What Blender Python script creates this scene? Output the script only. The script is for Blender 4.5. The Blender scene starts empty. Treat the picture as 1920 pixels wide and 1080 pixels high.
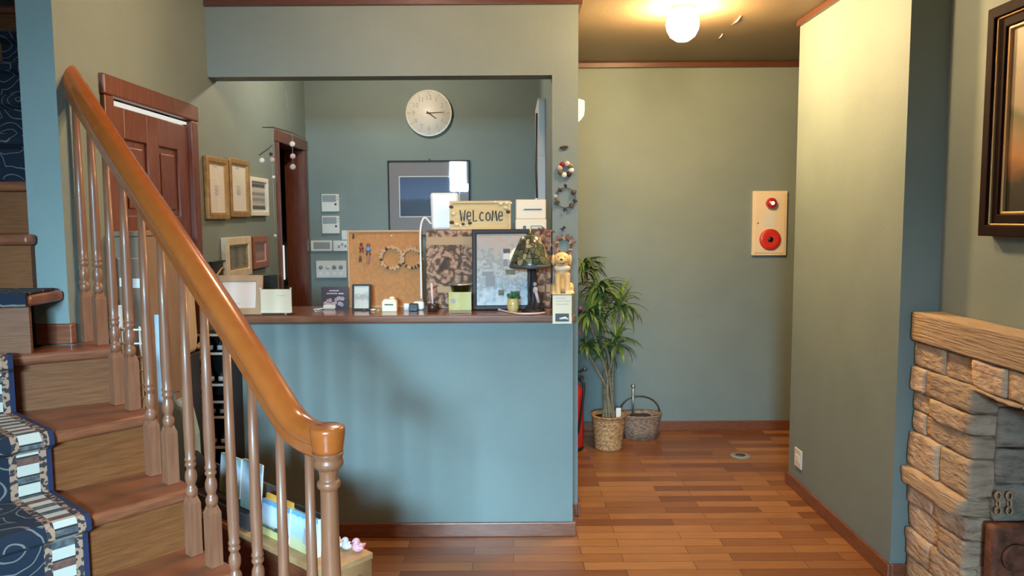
import bpy, bmesh, math, random
from mathutils import Vector, Matrix, noise
random.seed(7)
V = Vector
S = bpy.context.scene
COL = S.collection

# ------------------------------------------------------------------ camera model (used to take real positions)
FPX = 1450.0; CAMZ = 1.43
PIT = math.atan(130 / FPX); ROL = math.radians(.35)
cF = V((0, math.cos(PIT), -math.sin(PIT))); cR = V((1, 0, 0)); cU = V((0, math.sin(PIT), math.cos(PIT)))
cR2 = cR * math.cos(ROL) - cU * math.sin(ROL); cU2 = cU * math.cos(ROL) + cR * math.sin(ROL)
def ray(px, py): return cF * FPX + cR2 * (px - 960) + cU2 * (540 - py)
def at(px, py, Y):
    d = ray(px, py); t = Y / d.y; return V((d.x * t, Y, CAMZ + d.z * t))
def atx(px, py, X):
    d = ray(px, py); t = X / d.x; return V((X, d.y * t, CAMZ + d.z * t))
def atz(px, py, Z):
    d = ray(px, py); t = (Z - CAMZ) / d.z; return V((d.x * t, d.y * t, Z))
def rect(a, b, c, d, Y):
    p, q = at(a, b, Y), at(c, d, Y); return p.x, q.x, q.z, p.z     # x0,x1,z0,z1

# ------------------------------------------------------------------ materials
def lin(h):
    h = h.lstrip('#'); o = []
    for i in (0, 2, 4):
        c = int(h[i:i+2], 16) / 255; o.append(c / 12.92 if c <= .04045 else ((c + .055) / 1.055) ** 2.4)
    return tuple(o) + (1,)
def c4(c): return lin(c) if isinstance(c, str) else (tuple(c) + (1,))[:4]
def base(name):
    m = bpy.data.materials.new(name); m.use_nodes = True
    nt = m.node_tree; return m, nt, nt.nodes['Principled BSDF']
def mat(name, col, rough=.5, metal=0, spec=.5, col2=None, nscale=20, stretch=None, bump=0, bscale=60, emit=0, coat=0, ramp=(.35, .65), alpha=None, trans=0, rnd=0, detail=4):
    m, nt, b = base(name); N = nt.nodes; L = nt.links
    col = c4(col)
    b.inputs['Base Color'].default_value = col
    b.inputs['Roughness'].default_value = rough; b.inputs['Metallic'].default_value = metal
    b.inputs['Specular IOR Level'].default_value = spec
    b.inputs['Coat Weight'].default_value = coat; b.inputs['Coat Roughness'].default_value = .12
    if trans: b.inputs['Transmission Weight'].default_value = trans
    if emit:
        b.inputs['Emission Color'].default_value = col; b.inputs['Emission Strength'].default_value = emit
    tc = N.new('ShaderNodeTexCoord'); vec = tc.outputs['Object']
    if stretch:
        mp = N.new('ShaderNodeMapping'); mp.inputs['Scale'].default_value = stretch; L.new(vec, mp.inputs['Vector']); vec = mp.outputs['Vector']
    out = None
    if col2 is not None:
        n = N.new('ShaderNodeTexNoise'); n.inputs['Scale'].default_value = nscale; n.inputs['Detail'].default_value = detail; L.new(vec, n.inputs['Vector'])
        r = N.new('ShaderNodeValToRGB'); r.color_ramp.elements[0].position = ramp[0]; r.color_ramp.elements[1].position = ramp[1]
        r.color_ramp.elements[0].color = col; r.color_ramp.elements[1].color = c4(col2)
        L.new(n.outputs['Fac'], r.inputs['Fac']); out = r.outputs['Color']
    if rnd:
        g = N.new('ShaderNodeNewGeometry'); hv = N.new('ShaderNodeHueSaturation')
        mr = N.new('ShaderNodeMapRange'); mr.inputs['To Min'].default_value = 1 - rnd; mr.inputs['To Max'].default_value = 1 + rnd
        L.new(g.outputs['Random Per Island'], mr.inputs['Value']); L.new(mr.outputs['Result'], hv.inputs['Value'])
        if out: L.new(out, hv.inputs['Color'])
        else: hv.inputs['Color'].default_value = col
        out = hv.outputs['Color']
    if out: L.new(out, b.inputs['Base Color'])
    if bump:
        n2 = N.new('ShaderNodeTexNoise'); n2.inputs['Scale'].default_value = bscale; n2.inputs['Detail'].default_value = 5; L.new(vec, n2.inputs['Vector'])
        bp = N.new('ShaderNodeBump'); bp.inputs['Strength'].default_value = bump; bp.inputs['Distance'].default_value = .01
        L.new(n2.outputs['Fac'], bp.inputs['Height']); L.new(bp.outputs['Normal'], b.inputs['Normal'])
    return m
def bands(name, axis, stops, rough=.6, wob=.05, wscale=4, spec=.4, coat=0, fine=0):
    """a painted / printed picture: colour stops along one generated axis, broken up by noise"""
    m, nt, b = base(name); N = nt.nodes; L = nt.links
    tc = N.new('ShaderNodeTexCoord'); sp = N.new('ShaderNodeSeparateXYZ'); L.new(tc.outputs['Generated'], sp.inputs[0])
    n = N.new('ShaderNodeTexNoise'); n.inputs['Scale'].default_value = wscale; n.inputs['Detail'].default_value = 6; L.new(tc.outputs['Generated'], n.inputs['Vector'])
    ma = N.new('ShaderNodeMath'); ma.operation = 'MULTIPLY_ADD'; ma.inputs[1].default_value = wob * 2; ma.inputs[2].default_value = -wob; L.new(n.outputs['Fac'], ma.inputs[0])
    ad = N.new('ShaderNodeMath'); ad.operation = 'ADD'; L.new(ma.outputs[0], ad.inputs[0]); L.new(sp.outputs['XYZ'.index(axis)], ad.inputs[1])
    r = N.new('ShaderNodeValToRGB'); el = r.color_ramp.elements
    while len(el) < len(stops): el.new(.5)
    for e, (p, c) in zip(el, stops): e.position = p; e.color = c4(c)
    L.new(ad.outputs[0], r.inputs['Fac']); L.new(r.outputs['Color'], b.inputs['Base Color'])
    b.inputs['Roughness'].default_value = rough; b.inputs['Specular IOR Level'].default_value = spec; b.inputs['Coat Weight'].default_value = coat; b.inputs['Coat Roughness'].default_value = .03
    return m

M = {}
M['wall'] = mat('teal_wallpaper', (.20, .25, .232), .62, spec=.35, col2=(.22, .272, .252), nscale=3, bump=.25, bscale=220)
M['ceil'] = mat('ceiling_paper', (.235, .17, .10), .5, col2=(.21, .15, .088), nscale=2, bump=.15, bscale=150)
M['dark_trim'] = mat('dark_trim', (.085, .030, .016), .35, coat=.3, col2=(.12, .045, .022), nscale=8, stretch=(3, 3, 30))
M['base'] = mat('baseboard_wood', (.17, .055, .026), .35, coat=.3, col2=(.24, .085, .04), nscale=5, stretch=(4, 4, 30))
M['door'] = mat('door_wood', (.13, .036, .018), .38, coat=.3, col2=(.19, .058, .028), nscale=6, stretch=(14, 14, 1.5))
M['tread'] = mat('tread_wood', (.175, .050, .021), .34, coat=.25, col2=(.25, .08, .034), nscale=5, stretch=(2, 3, 20))
M['riser'] = mat('riser_oak', (.155, .048, .013), .5, coat=.05, spec=.3, col2=(.215, .074, .022), nscale=5, stretch=(2.5, 2.5, 34), bump=.15, bscale=10)
M['rail'] = mat('handrail_varnish', (.37, .083, .013), .26, coat=.7, col2=(.40, .098, .018), nscale=4, stretch=(8, 8, 8))
M['bal'] = mat('baluster_wood', (.195, .072, .034), .4, coat=.15, col2=(.25, .098, .049), nscale=5, stretch=(20, 20, 2))
M['newel'] = mat('newel_wood', (.215, .076, .032), .38, coat=.2, col2=(.265, .10, .046), nscale=5, stretch=(20, 20, 2))
M['counter'] = mat('counter_wood', (.17, .068, .035), .28, coat=.6, col2=(.25, .10, .05), nscale=4, stretch=(1.5, 14, 14))
M['pine'] = mat('pine', (.58, .34, .15), .5, col2=(.46, .24, .10), nscale=3, stretch=(6, 6, 12))
M['pine_dark'] = mat('pine_end', (.42, .22, .09), .5, col2=(.30, .14, .06), nscale=9, ramp=(.45, .6))
M['cork'] = mat('cork', (.54, .225, .072), .85, col2=(.46, .185, .058), nscale=60, bump=.2, bscale=150)
M['white'] = mat('white_plastic', (.84, .82, .76), .4)
M['offwhite'] = mat('ivory_plastic', (.72, .69, .60), .45)
M['beigepl'] = mat('beige_plastic', (.80, .67, .46), .4)
M['grey'] = mat('grey_plastic', (.28, .30, .28), .5)
M['darkgrey'] = mat('dark_grey', (.06, .06, .065), .45)
M['black'] = mat('black', (.012, .011, .011), .4)
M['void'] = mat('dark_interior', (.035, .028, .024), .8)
M['cabinet'] = mat('pale_grey_steel', (.52, .53, .52), .45)
M['paper'] = mat('paper', (.82, .79, .72), .7)
M['cream'] = mat('cream_paper', (.90, .78, .54), .7)
M['pinkpaper'] = mat('blush_paper', (.88, .68, .54), .7)
M['ink'] = mat('ink', (.07, .06, .055), .7)
M['gold'] = mat('gilt', (.50, .30, .10), .4, metal=.35, col2=(.36, .20, .07), nscale=30)
M['goldbright'] = mat('gilt_edge', (.50, .30, .11), .42, metal=.5)
M['whitewood'] = mat('white_painted_wood', (.74, .72, .66), .5)
M['creamwood'] = mat('cream_painted_wood', (.74, .66, .48), .5, col2=(.60, .50, .34), nscale=18, stretch=(1, 3, 1))
M['redwood'] = mat('reddish_frame_wood', (.26, .085, .045), .4, col2=(.34, .13, .07), nscale=10, stretch=(10, 10, 2))
M['kraft'] = mat('kraft_board', (.55, .33, .17), .7, col2=(.48, .28, .14), nscale=5)
M['card'] = mat('cardboard', (.26, .175, .115), .8, col2=(.21, .135, .085), nscale=4, stretch=(3, 3, 1))
M['card2'] = mat('light_cardboard', (.50, .34, .20), .8, col2=(.43, .28, .16), nscale=4, stretch=(5, 5, 1))
M['frameblack'] = mat('black_lacquer', (.028, .019, .016), .5, spec=.3)
M['framedark'] = mat('dark_moulding', (.012, .005, .004), .65, spec=.08, col2=(.018, .007, .006), nscale=20)
M['silvermat'] = mat('silver_mat', (.20, .165, .145), .45)
M['red'] = mat('alarm_red', (.62, .035, .02), .35, coat=.4)
M['lens'] = mat('ruby_lens', (.45, .02, .02), .12, coat=1)
M['lampglow'] = mat('lamp_core', (1, .75, .68), .3, emit=2.5)
M['extred'] = mat('extinguisher_red', (.55, .02, .02), .3, coat=.5)
M['steel'] = mat('steel', (.6, .6, .58), .35, metal=.9)
M['brass'] = mat('brass', (.6, .42, .16), .35, metal=.9)
M['wire'] = mat('dark_wire', (.05, .035, .028), .5)
M['twig'] = mat('twig', (.12, .075, .045), .7)
M['cone'] = mat('pine_cone', (.06, .045, .032), .7, col2=(.15, .10, .065), nscale=60)
M['leaf'] = mat('leaf', (.055, .12, .030), .4, col2=(.10, .19, .045), nscale=9, rnd=.3)
M['leafnew'] = mat('young_leaf', (.22, .33, .06), .42, rnd=.25)
M['succ'] = mat('succulent', (.05, .16, .05), .45, rnd=.3)
M['stem'] = mat('cane', (.27, .21, .125), .7, col2=(.17, .13, .075), nscale=14, stretch=(1, 1, 5))
M['soil'] = mat('soil', (.05, .032, .02), .9)
M['yellow'] = mat('yellow_glaze', (.72, .50, .17), .3, coat=.4)
M['pencup'] = mat('dark_cup', (.05, .022, .016), .35)
M['pinkpen'] = mat('pale_pink', (.80, .56, .50), .4)
M['dog'] = mat('dog_resin', (.74, .42, .14), .5, col2=(.80, .52, .23), nscale=14)
M['scarf'] = mat('pale_scarf', (.83, .66, .50), .7)
M['rust'] = mat('rusty_iron', (.09, .035, .02), .7, col2=(.24, .085, .045), nscale=26, bump=.5)
M['pinkduck'] = mat('pink_rubber', (.85, .42, .50), .35, coat=.3)
M['whiteduck'] = mat('white_rubber', (.82, .78, .70), .35, coat=.3)
M['lilacduck'] = mat('lilac_rubber', (.66, .66, .72), .35, coat=.3)
M['bill'] = mat('orange_bill', (.85, .40, .12), .4)
M['pinkflower'] = mat('dried_pink', (.50, .20, .19), .8, rnd=.4)
M['felt_white'] = mat('white_felt', (.80, .77, .70), .9, bump=.2, bscale=300)
M['felt_pink'] = mat('dusty_pink_felt', (.62, .42, .38), .9)
M['felt_grey'] = mat('mauve_grey_felt', (.48, .42, .42), .9)
M['felt_dark'] = mat('dark_brown_felt', (.05, .032, .022), .9)
M['felt_red'] = mat('wine_felt', (.22, .025, .03), .9)
M['felt_olive'] = mat('olive_felt', (.16, .13, .06), .9)
M['paleblue'] = mat('pale_blue', (.46, .60, .68), .5)
M['bluebag'] = mat('powder_blue_cloth', (.26, .40, .47), .8, col2=(.32, .47, .53), nscale=6)
M['beigebag'] = mat('beige_cloth', (.52, .39, .25), .85, col2=(.44, .32, .20), nscale=6, stretch=(6, 6, 1))
M['bluefig'] = mat('blue_paint', (.10, .28, .55), .5)
M['redfig'] = mat('russet_paint', (.30, .06, .03), .5)
M['shell'] = mat('shell', (.78, .64, .38), .5, rnd=.25)
M['bark'] = mat('wreath_wood', (.50, .29, .14), .8, rnd=.35)
M['barkdark'] = mat('cone_scale', (.10, .05, .03), .8, rnd=.35)
M['signwood'] = mat('pale_yellow_wood', (.72, .52, .22), .55, col2=(.64, .43, .17), nscale=4, stretch=(1.5, 8, 10))
M['gloss_print'] = mat('board_print_white', (.78, .70, .66), .6)
M['plum'] = mat('plum_card', (.055, .034, .038), .5)
M['flowerprint'] = mat('mauve_print', (.58, .46, .48), .6, rnd=.3)
M['navy'] = mat('navy_edge', (.012, .018, .055), .9, bump=.4, bscale=500)
M['c_white'] = mat('ivory_pile', (.52, .47, .39), .95, bump=.3, bscale=500, col2=(.52, .46, .37), nscale=80)
M['c_grey'] = mat('slate_pile', (.055, .06, .065), .95, col2=(.15, .14, .125), nscale=60, bump=.3, bscale=500)
M['c_brown'] = mat('brown_pile', (.11, .045, .03), .95, col2=(.18, .085, .055), nscale=60, bump=.3, bscale=500)
M['c_line'] = mat('dark_line_pile', (.02, .016, .018), .95)
M['c_guard'] = mat('guard_pile', (.36, .20, .12), .95, col2=(.035, .026, .028), nscale=75, ramp=(.48, .53), detail=1)

def glass_mat(name, rough=.02, tint=(1, 1, 1)):
    m = bpy.data.materials.new(name); m.use_nodes = True; nt = m.node_tree; N = nt.nodes; L = nt.links
    N.remove(N['Principled BSDF']); o = N['Material Output']
    t = N.new('ShaderNodeBsdfTransparent'); t.inputs[0].default_value = c4(tint); g = N.new('ShaderNodeBsdfGlossy'); g.inputs['Roughness'].default_value = rough
    fr = N.new('ShaderNodeFresnel'); fr.inputs['IOR'].default_value = 1.5; mx = N.new('ShaderNodeMixShader')
    ge = N.new('ShaderNodeNewGeometry'); iv = N.new('ShaderNodeMath'); iv.operation = 'SUBTRACT'; iv.inputs[0].default_value = 1; L.new(ge.outputs['Backfacing'], iv.inputs[1])
    ml = N.new('ShaderNodeMath'); ml.operation = 'MULTIPLY'; L.new(iv.outputs[0], ml.inputs[0]); L.new(fr.outputs[0], ml.inputs[1])
    L.new(ml.outputs[0], mx.inputs[0]); L.new(t.outputs[0], mx.inputs[1]); L.new(g.outputs[0], mx.inputs[2]); L.new(mx.outputs[0], o.inputs['Surface'])
    return m
M['glass'] = glass_mat('picture_glass')
M['acrylic'] = glass_mat('clear_acrylic', .03, (.95, .97, .95))
def emission(name, col, s):
    m = bpy.data.materials.new(name); m.use_nodes = True; nt = m.node_tree; nt.nodes.remove(nt.nodes['Principled BSDF'])
    e = nt.nodes.new('ShaderNodeEmission'); e.inputs[0].default_value = c4(col); e.inputs[1].default_value = s
    nt.links.new(e.outputs[0], nt.nodes['Material Output'].inputs['Surface']); return m
M['bulb'] = emission('opal_bulb', (1, .67, .32), 390)
M['fixture_glow'] = emission('fixture_glow', (1, .93, .72), 1.2)
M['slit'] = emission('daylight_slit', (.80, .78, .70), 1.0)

def floor_mat():
    m, nt, b = base('parquet_floor'); N = nt.nodes; L = nt.links
    tc = N.new('ShaderNodeTexCoord'); vec = tc.outputs['Object']
    br = N.new('ShaderNodeTexBrick'); L.new(vec, br.inputs['Vector'])
    br.offset = .37; br.offset_frequency = 2; br.squash = 1
    for k, v in (('Scale', 1), ('Mortar Size', .0016), ('Brick Width', .46), ('Row Height', .076), ('Bias', -.1), ('Mortar Smooth', .2)): br.inputs[k].default_value = v
    br.inputs['Color1'].default_value = (0, 0, 0, 1); br.inputs['Color2'].default_value = (1, 1, 1, 1); br.inputs['Mortar'].default_value = (.25, .25, .25, 1)
    r = N.new('ShaderNodeValToRGB'); el = r.color_ramp.elements
    el[0].position = 0; el[0].color = (.20, .066, .020, 1); el[1].position = 1; el[1].color = (.43, .19, .062, 1)
    e = el.new(.45); e.color = (.31, .122, .036, 1)
    L.new(br.outputs['Color'], r.inputs['Fac'])
    mp = N.new('ShaderNodeMapping'); mp.inputs['Scale'].default_value = (2.2, 26, 1); L.new(vec, mp.inputs['Vector'])
    n = N.new('ShaderNodeTexNoise'); n.inputs['Scale'].default_value = 3; n.inputs['Detail'].default_value = 6; L.new(mp.outputs[0], n.inputs['Vector'])
    mr = N.new('ShaderNodeMapRange'); mr.inputs['To Min'].default_value = .62; mr.inputs['To Max'].default_value = 1.35; L.new(n.outputs['Fac'], mr.inputs['Value'])
    mu = N.new('ShaderNodeMixRGB'); mu.blend_type = 'MULTIPLY'; mu.inputs[0].default_value = 1; L.new(r.outputs['Color'], mu.inputs[1]); L.new(mr.outputs[0], mu.inputs[2])
    mo = N.new('ShaderNodeMixRGB'); mo.inputs[2].default_value = (.09, .03, .012, 1); L.new(br.outputs['Fac'], mo.inputs[0]); L.new(mu.outputs[0], mo.inputs[1])
    L.new(mo.outputs[0], b.inputs['Base Color'])
    b.inputs['Roughness'].default_value = .38; b.inputs['Coat Weight'].default_value = .15; b.inputs['Coat Roughness'].default_value = .25
    return m
M['floor'] = floor_mat()
M['dryleaf'] = mat('dry_leaf', (.24, .125, .075), .85, rnd=.45, col2=(.33, .17, .13), nscale=40)
def swirl_mat():
    m, nt, b = base('navy_field_pile'); N = nt.nodes; L = nt.links
    tc = N.new('ShaderNodeTexCoord')
    vo = N.new('ShaderNodeTexVoronoi'); vo.inputs['Scale'].default_value = 7; vo.inputs['Randomness'].default_value = .75; L.new(tc.outputs['Object'], vo.inputs['Vector'])
    nz = N.new('ShaderNodeTexNoise'); nz.inputs['Scale'].default_value = 9; L.new(tc.outputs['Object'], nz.inputs['Vector'])
    ad = N.new('ShaderNodeMath'); ad.operation = 'MULTIPLY_ADD'; ad.inputs[1].default_value = .35; L.new(nz.outputs['Fac'], ad.inputs[0]); L.new(vo.outputs['Distance'], ad.inputs[2])
    sn = N.new('ShaderNodeMath'); sn.operation = 'SINE'; ml = N.new('ShaderNodeMath'); ml.operation = 'MULTIPLY'; ml.inputs[1].default_value = 34; L.new(ad.outputs[0], ml.inputs[0]); L.new(ml.outputs[0], sn.inputs[0])
    r = N.new('ShaderNodeValToRGB'); r.color_ramp.interpolation = 'LINEAR'; el = r.color_ramp.elements
    el[0].position = .90; el[0].color = (.007, .012, .024, 1); el[1].position = .985; el[1].color = (.17, .155, .13, 1)
    L.new(sn.outputs[0], r.inputs['Fac']); L.new(r.outputs[0], b.inputs['Base Color']); b.inputs['Roughness'].default_value = .95
    return m
M['c_field'] = swirl_mat()
def weave_mat(name, a, c, sx, sz):
    m, nt, b = base(name); N = nt.nodes; L = nt.links
    tc = N.new('ShaderNodeTexCoord')
    ck = N.new('ShaderNodeTexNoise'); ck.inputs['Scale'].default_value = 1; ck.inputs['Detail'].default_value = 1
    mp = N.new('ShaderNodeMapping'); mp.inputs['Scale'].default_value = (sx, sx, sz); L.new(tc.outputs['Object'], mp.inputs[0]); L.new(mp.outputs[0], ck.inputs['Vector'])
    r = N.new('ShaderNodeValToRGB'); r.color_ramp.elements[0].position = .4; r.color_ramp.elements[1].position = .6; r.color_ramp.elements[0].color = c4(a); r.color_ramp.elements[1].color = c4(c)
    L.new(ck.outputs['Fac'], r.inputs[0]); L.new(r.outputs[0], b.inputs['Base Color']); b.inputs['Roughness'].default_value = .6
    return m
M['wicker'] = weave_mat('golden_wicker', (.30, .14, .055), (.58, .32, .13), 60, 130)
M['wicker2'] = weave_mat('grey_brown_wicker', (.20, .115, .075), (.36, .23, .15), 50, 110)
def stone_mat(name, cols, sc=5, st=(1, 1, 2.6)):
    m, nt, b = base(name); N = nt.nodes; L = nt.links
    tc = N.new('ShaderNodeTexCoord'); n = N.new('ShaderNodeTexNoise'); n.inputs['Scale'].default_value = sc; n.inputs['Detail'].default_value = 9; n.inputs['Roughness'].default_value = .75
    mp = N.new('ShaderNodeMapping'); mp.inputs['Scale'].default_value = st; L.new(tc.outputs['Object'], mp.inputs[0]); L.new(mp.outputs[0], n.inputs['Vector'])
    r = N.new('ShaderNodeValToRGB'); el = r.color_ramp.elements
    while len(el) < len(cols): el.new(.5)
    for i, c in enumerate(cols): el[i].position = .3 + .4 * i / (len(cols) - 1); el[i].color = c4(c)
    L.new(n.outputs['Fac'], r.inputs[0])
    g = N.new('ShaderNodeNewGeometry'); hv = N.new('ShaderNodeHueSaturation'); mr = N.new('ShaderNodeMapRange'); mr.inputs['To Min'].default_value = .72; mr.inputs['To Max'].default_value = 1.22
    L.new(g.outputs['Random Per Island'], mr.inputs[0]); L.new(mr.outputs[0], hv.inputs['Value']); L.new(r.outputs[0], hv.inputs['Color']); L.new(hv.outputs[0], b.inputs['Base Color'])
    n2 = N.new('ShaderNodeTexNoise'); n2.inputs['Scale'].default_value = 22; n2.inputs['Detail'].default_value = 8; L.new(mp.outputs[0], n2.inputs['Vector'])
    bp = N.new('ShaderNodeBump'); bp.inputs['Strength'].default_value = .9; bp.inputs['Distance'].default_value = .02; L.new(n2.outputs['Fac'], bp.inputs['Height']); L.new(bp.outputs[0], b.inputs['Normal'])
    b.inputs['Roughness'].default_value = .85; return m
M['stone'] = stone_mat('sandstone', [(.28, .18, .12), (.52, .37, .25), (.64, .48, .33), (.46, .28, .20)])
M['mantelstone'] = stone_mat('mantel_stone', [(.40, .27, .175), (.57, .41, .27), (.65, .48, .33)], 9, (1, .35, 7))
M['firestone'] = stone_mat('firebox_stone', [(.18, .14, .105), (.42, .34, .26), (.55, .46, .36)], 8)  # greyer stone tones for the firebox lining
def stoneprint():
    m, nt, b = base('stone_print_cloth'); N = nt.nodes; L = nt.links
    tc = N.new('ShaderNodeTexCoord'); nz = N.new('ShaderNodeTexNoise'); nz.inputs['Scale'].default_value = 14; L.new(tc.outputs['Object'], nz.inputs['Vector'])
    mx = N.new('ShaderNodeMixRGB'); mx.inputs[0].default_value = .12; L.new(tc.outputs['Object'], mx.inputs[1]); L.new(nz.outputs['Color'], mx.inputs[2])
    vo = N.new('ShaderNodeTexVoronoi'); vo.inputs['Scale'].default_value = 38; L.new(mx.outputs[0], vo.inputs['Vector'])
    r = N.new('ShaderNodeValToRGB'); el = r.color_ramp.elements
    while len(el) < 4: el.new(.5)
    for e, (p, c) in zip(el, ((0, (.52, .33, .20)), (.42, (.40, .22, .14)), (.6, (.13, .075, .045)), (1, (.05, .03, .02)))): e.position = p; e.color = c4(c)
    L.new(vo.outputs['Distance'], r.inputs[0]); L.new(r.outputs[0], b.inputs['Base Color']); b.inputs['Roughness'].default_value = .8; return m
M['stoneprint'] = stoneprint()
M['tanband'] = mat('tan_tape', (.46, .29, .15), .7)
M['tiffany'] = None
def tiffany():
    m, nt, b = base('leaded_glass'); N = nt.nodes; L = nt.links
    tc = N.new('ShaderNodeTexCoord'); vo = N.new('ShaderNodeTexVoronoi'); vo.inputs['Scale'].default_value = 42; L.new(tc.outputs['Object'], vo.inputs['Vector'])
    r = N.new('ShaderNodeValToRGB'); el = r.color_ramp.elements; r.color_ramp.interpolation = 'CONSTANT'
    while len(el) < 5: el.new(.5)
    sp = N.new('ShaderNodeSeparateXYZ'); L.new(vo.outputs['Color'], sp.inputs[0])
    for e, (p, c) in zip(el, ((0, (.10, .11, .055)), (.25, (.05, .055, .035)), (.5, (.16, .16, .09)), (.72, (.30, .25, .13)), (.88, (.05, .075, .04)))): e.position = p; e.color = c4(c)
    L.new(sp.outputs[0], r.inputs[0])
    ve = N.new('ShaderNodeTexVoronoi'); ve.feature = 'DISTANCE_TO_EDGE'; ve.inputs['Scale'].default_value = 42; L.new(tc.outputs['Object'], ve.inputs['Vector'])
    lt = N.new('ShaderNodeMath'); lt.operation = 'LESS_THAN'; lt.inputs[1].default_value = .05; L.new(ve.outputs['Distance'], lt.inputs[0])
    mx = N.new('ShaderNodeMixRGB'); mx.inputs[2].default_value = (.015, .012, .01, 1); L.new(lt.outputs[0], mx.inputs[0]); L.new(r.outputs[0], mx.inputs[1]); L.new(mx.outputs[0], b.inputs['Base Color'])
    b.inputs['Roughness'].default_value = .25; return m
M['tiffany'] = tiffany()
M['painting'] = bands('landscape_painting', 'Z', [(0, (.012, .011, .006)), (.17, (.022, .018, .010)), (.22, (.15, .065, .02)), (.30, (.34, .155, .05)), (.42, (.26, .16, .07)), (.53, (.10, .10, .045)), (.59, (.30, .23, .135)), (.80, (.28, .23, .155)), (1, (.46, .40, .29))], .55, .09, 5)
M['seaphoto'] = bands('evening_sea_photo', 'Z', [(0, (.006, .008, .022)), (.32, (.010, .014, .035)), (.40, (.018, .025, .06)), (.48, (.06, .09, .20)), (.75, (.05, .075, .17)), (1, (.03, .045, .11))], .4, .09, 5)
M['poster'] = bands('pale_collage_print', 'Z', [(0, (.62, .62, .60)), (.2, (.42, .47, .50)), (.35, (.30, .30, .28)), (.45, (.52, .50, .46)), (.62, (.30, .28, .24)), (.8, (.42, .39, .34)), (1, (.50, .34, .25))], .5, .55, 10)
M['bwprint'] = bands('grey_village_print', 'Z', [(0, (.10, .09, .08)), (.13, (.10, .09, .08)), (.17, (.66, .63, .57)), (.4, (.28, .27, .25)), (.5, (.60, .57, .52)), (.62, (.2, .19, .18)), (.72, (.66, .63, .57)), (.86, (.66, .63, .57)), (.88, (.09, .085, .08)), (1, (.10, .09, .08))], .6, .05, 9)
M['forest'] = bands('forest_print', 'Y', [(0, (.12, .105, .06)), (.3, (.26, .24, .16)), (.5, (.14, .12, .075)), (.7, (.30, .27, .18)), (1, (.13, .11, .065))], .6, .25, 8)
M['rosy'] = bands('rosy_print', 'Z', [(0, (.30, .14, .11)), (.4, (.42, .26, .22)), (.6, (.24, .10, .08)), (1, (.40, .20, .16))], .6, .3, 7)
M['sketch'] = bands('pencil_portrait', 'Z', [(0, (.66, .61, .50)), (.3, (.60, .55, .46)), (.55, (.36, .33, .28)), (.7, (.62, .57, .48)), (1, (.66, .61, .50))], .7, .25, 6)
M['brochA'] = bands('brochure_view', 'Z', [(0, (.14, .22, .10)), (.35, (.22, .34, .20)), (.5, (.62, .74, .80)), (.8, (.50, .66, .78)), (1, (.20, .30, .22))], .3, .28, 4, coat=.5)
M['brochB'] = bands('brochure_lake', 'Z', [(0, (.25, .34, .28)), (.3, (.42, .55, .58)), (.6, (.62, .74, .84)), (.85, (.40, .55, .62)), (1, (.16, .22, .18))], .3, .25, 4, coat=.5)
M['bookA'] = bands('book_cover_sky', 'Z', [(0, (.62, .56, .22)), (.18, (.62, .56, .22)), (.24, (.03, .03, .03)), (.34, (.55, .62, .55)), (.5, (.66, .74, .80)), (.85, (.58, .74, .86)), (.9, (.14, .36, .60)), (1, (.16, .40, .62))], .4, .05, 5)
M['bookB'] = bands('book_cover_blue', 'Z', [(0, (.60, .55, .26)), (.22, (.64, .60, .34)), (.4, (.45, .62, .60)), (.72, (.60, .76, .86)), (.86, (.60, .76, .86)), (.9, (.14, .42, .62)), (1, (.2, .5, .7))], .4, .07, 5)
M['yellowbook'] = mat('amber_board', (.66, .36, .06), .5)
M['labelcard'] = bands('yellow_card', 'X', [(0, (.72, .54, .14)), (.4, (.80, .66, .32)), (.5, (.74, .58, .20)), (1, (.78, .64, .30))], .5, .3, 5)
M['bowl'] = glass_mat('green_glass_bowl', .05, (.55, .68, .62))

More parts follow.
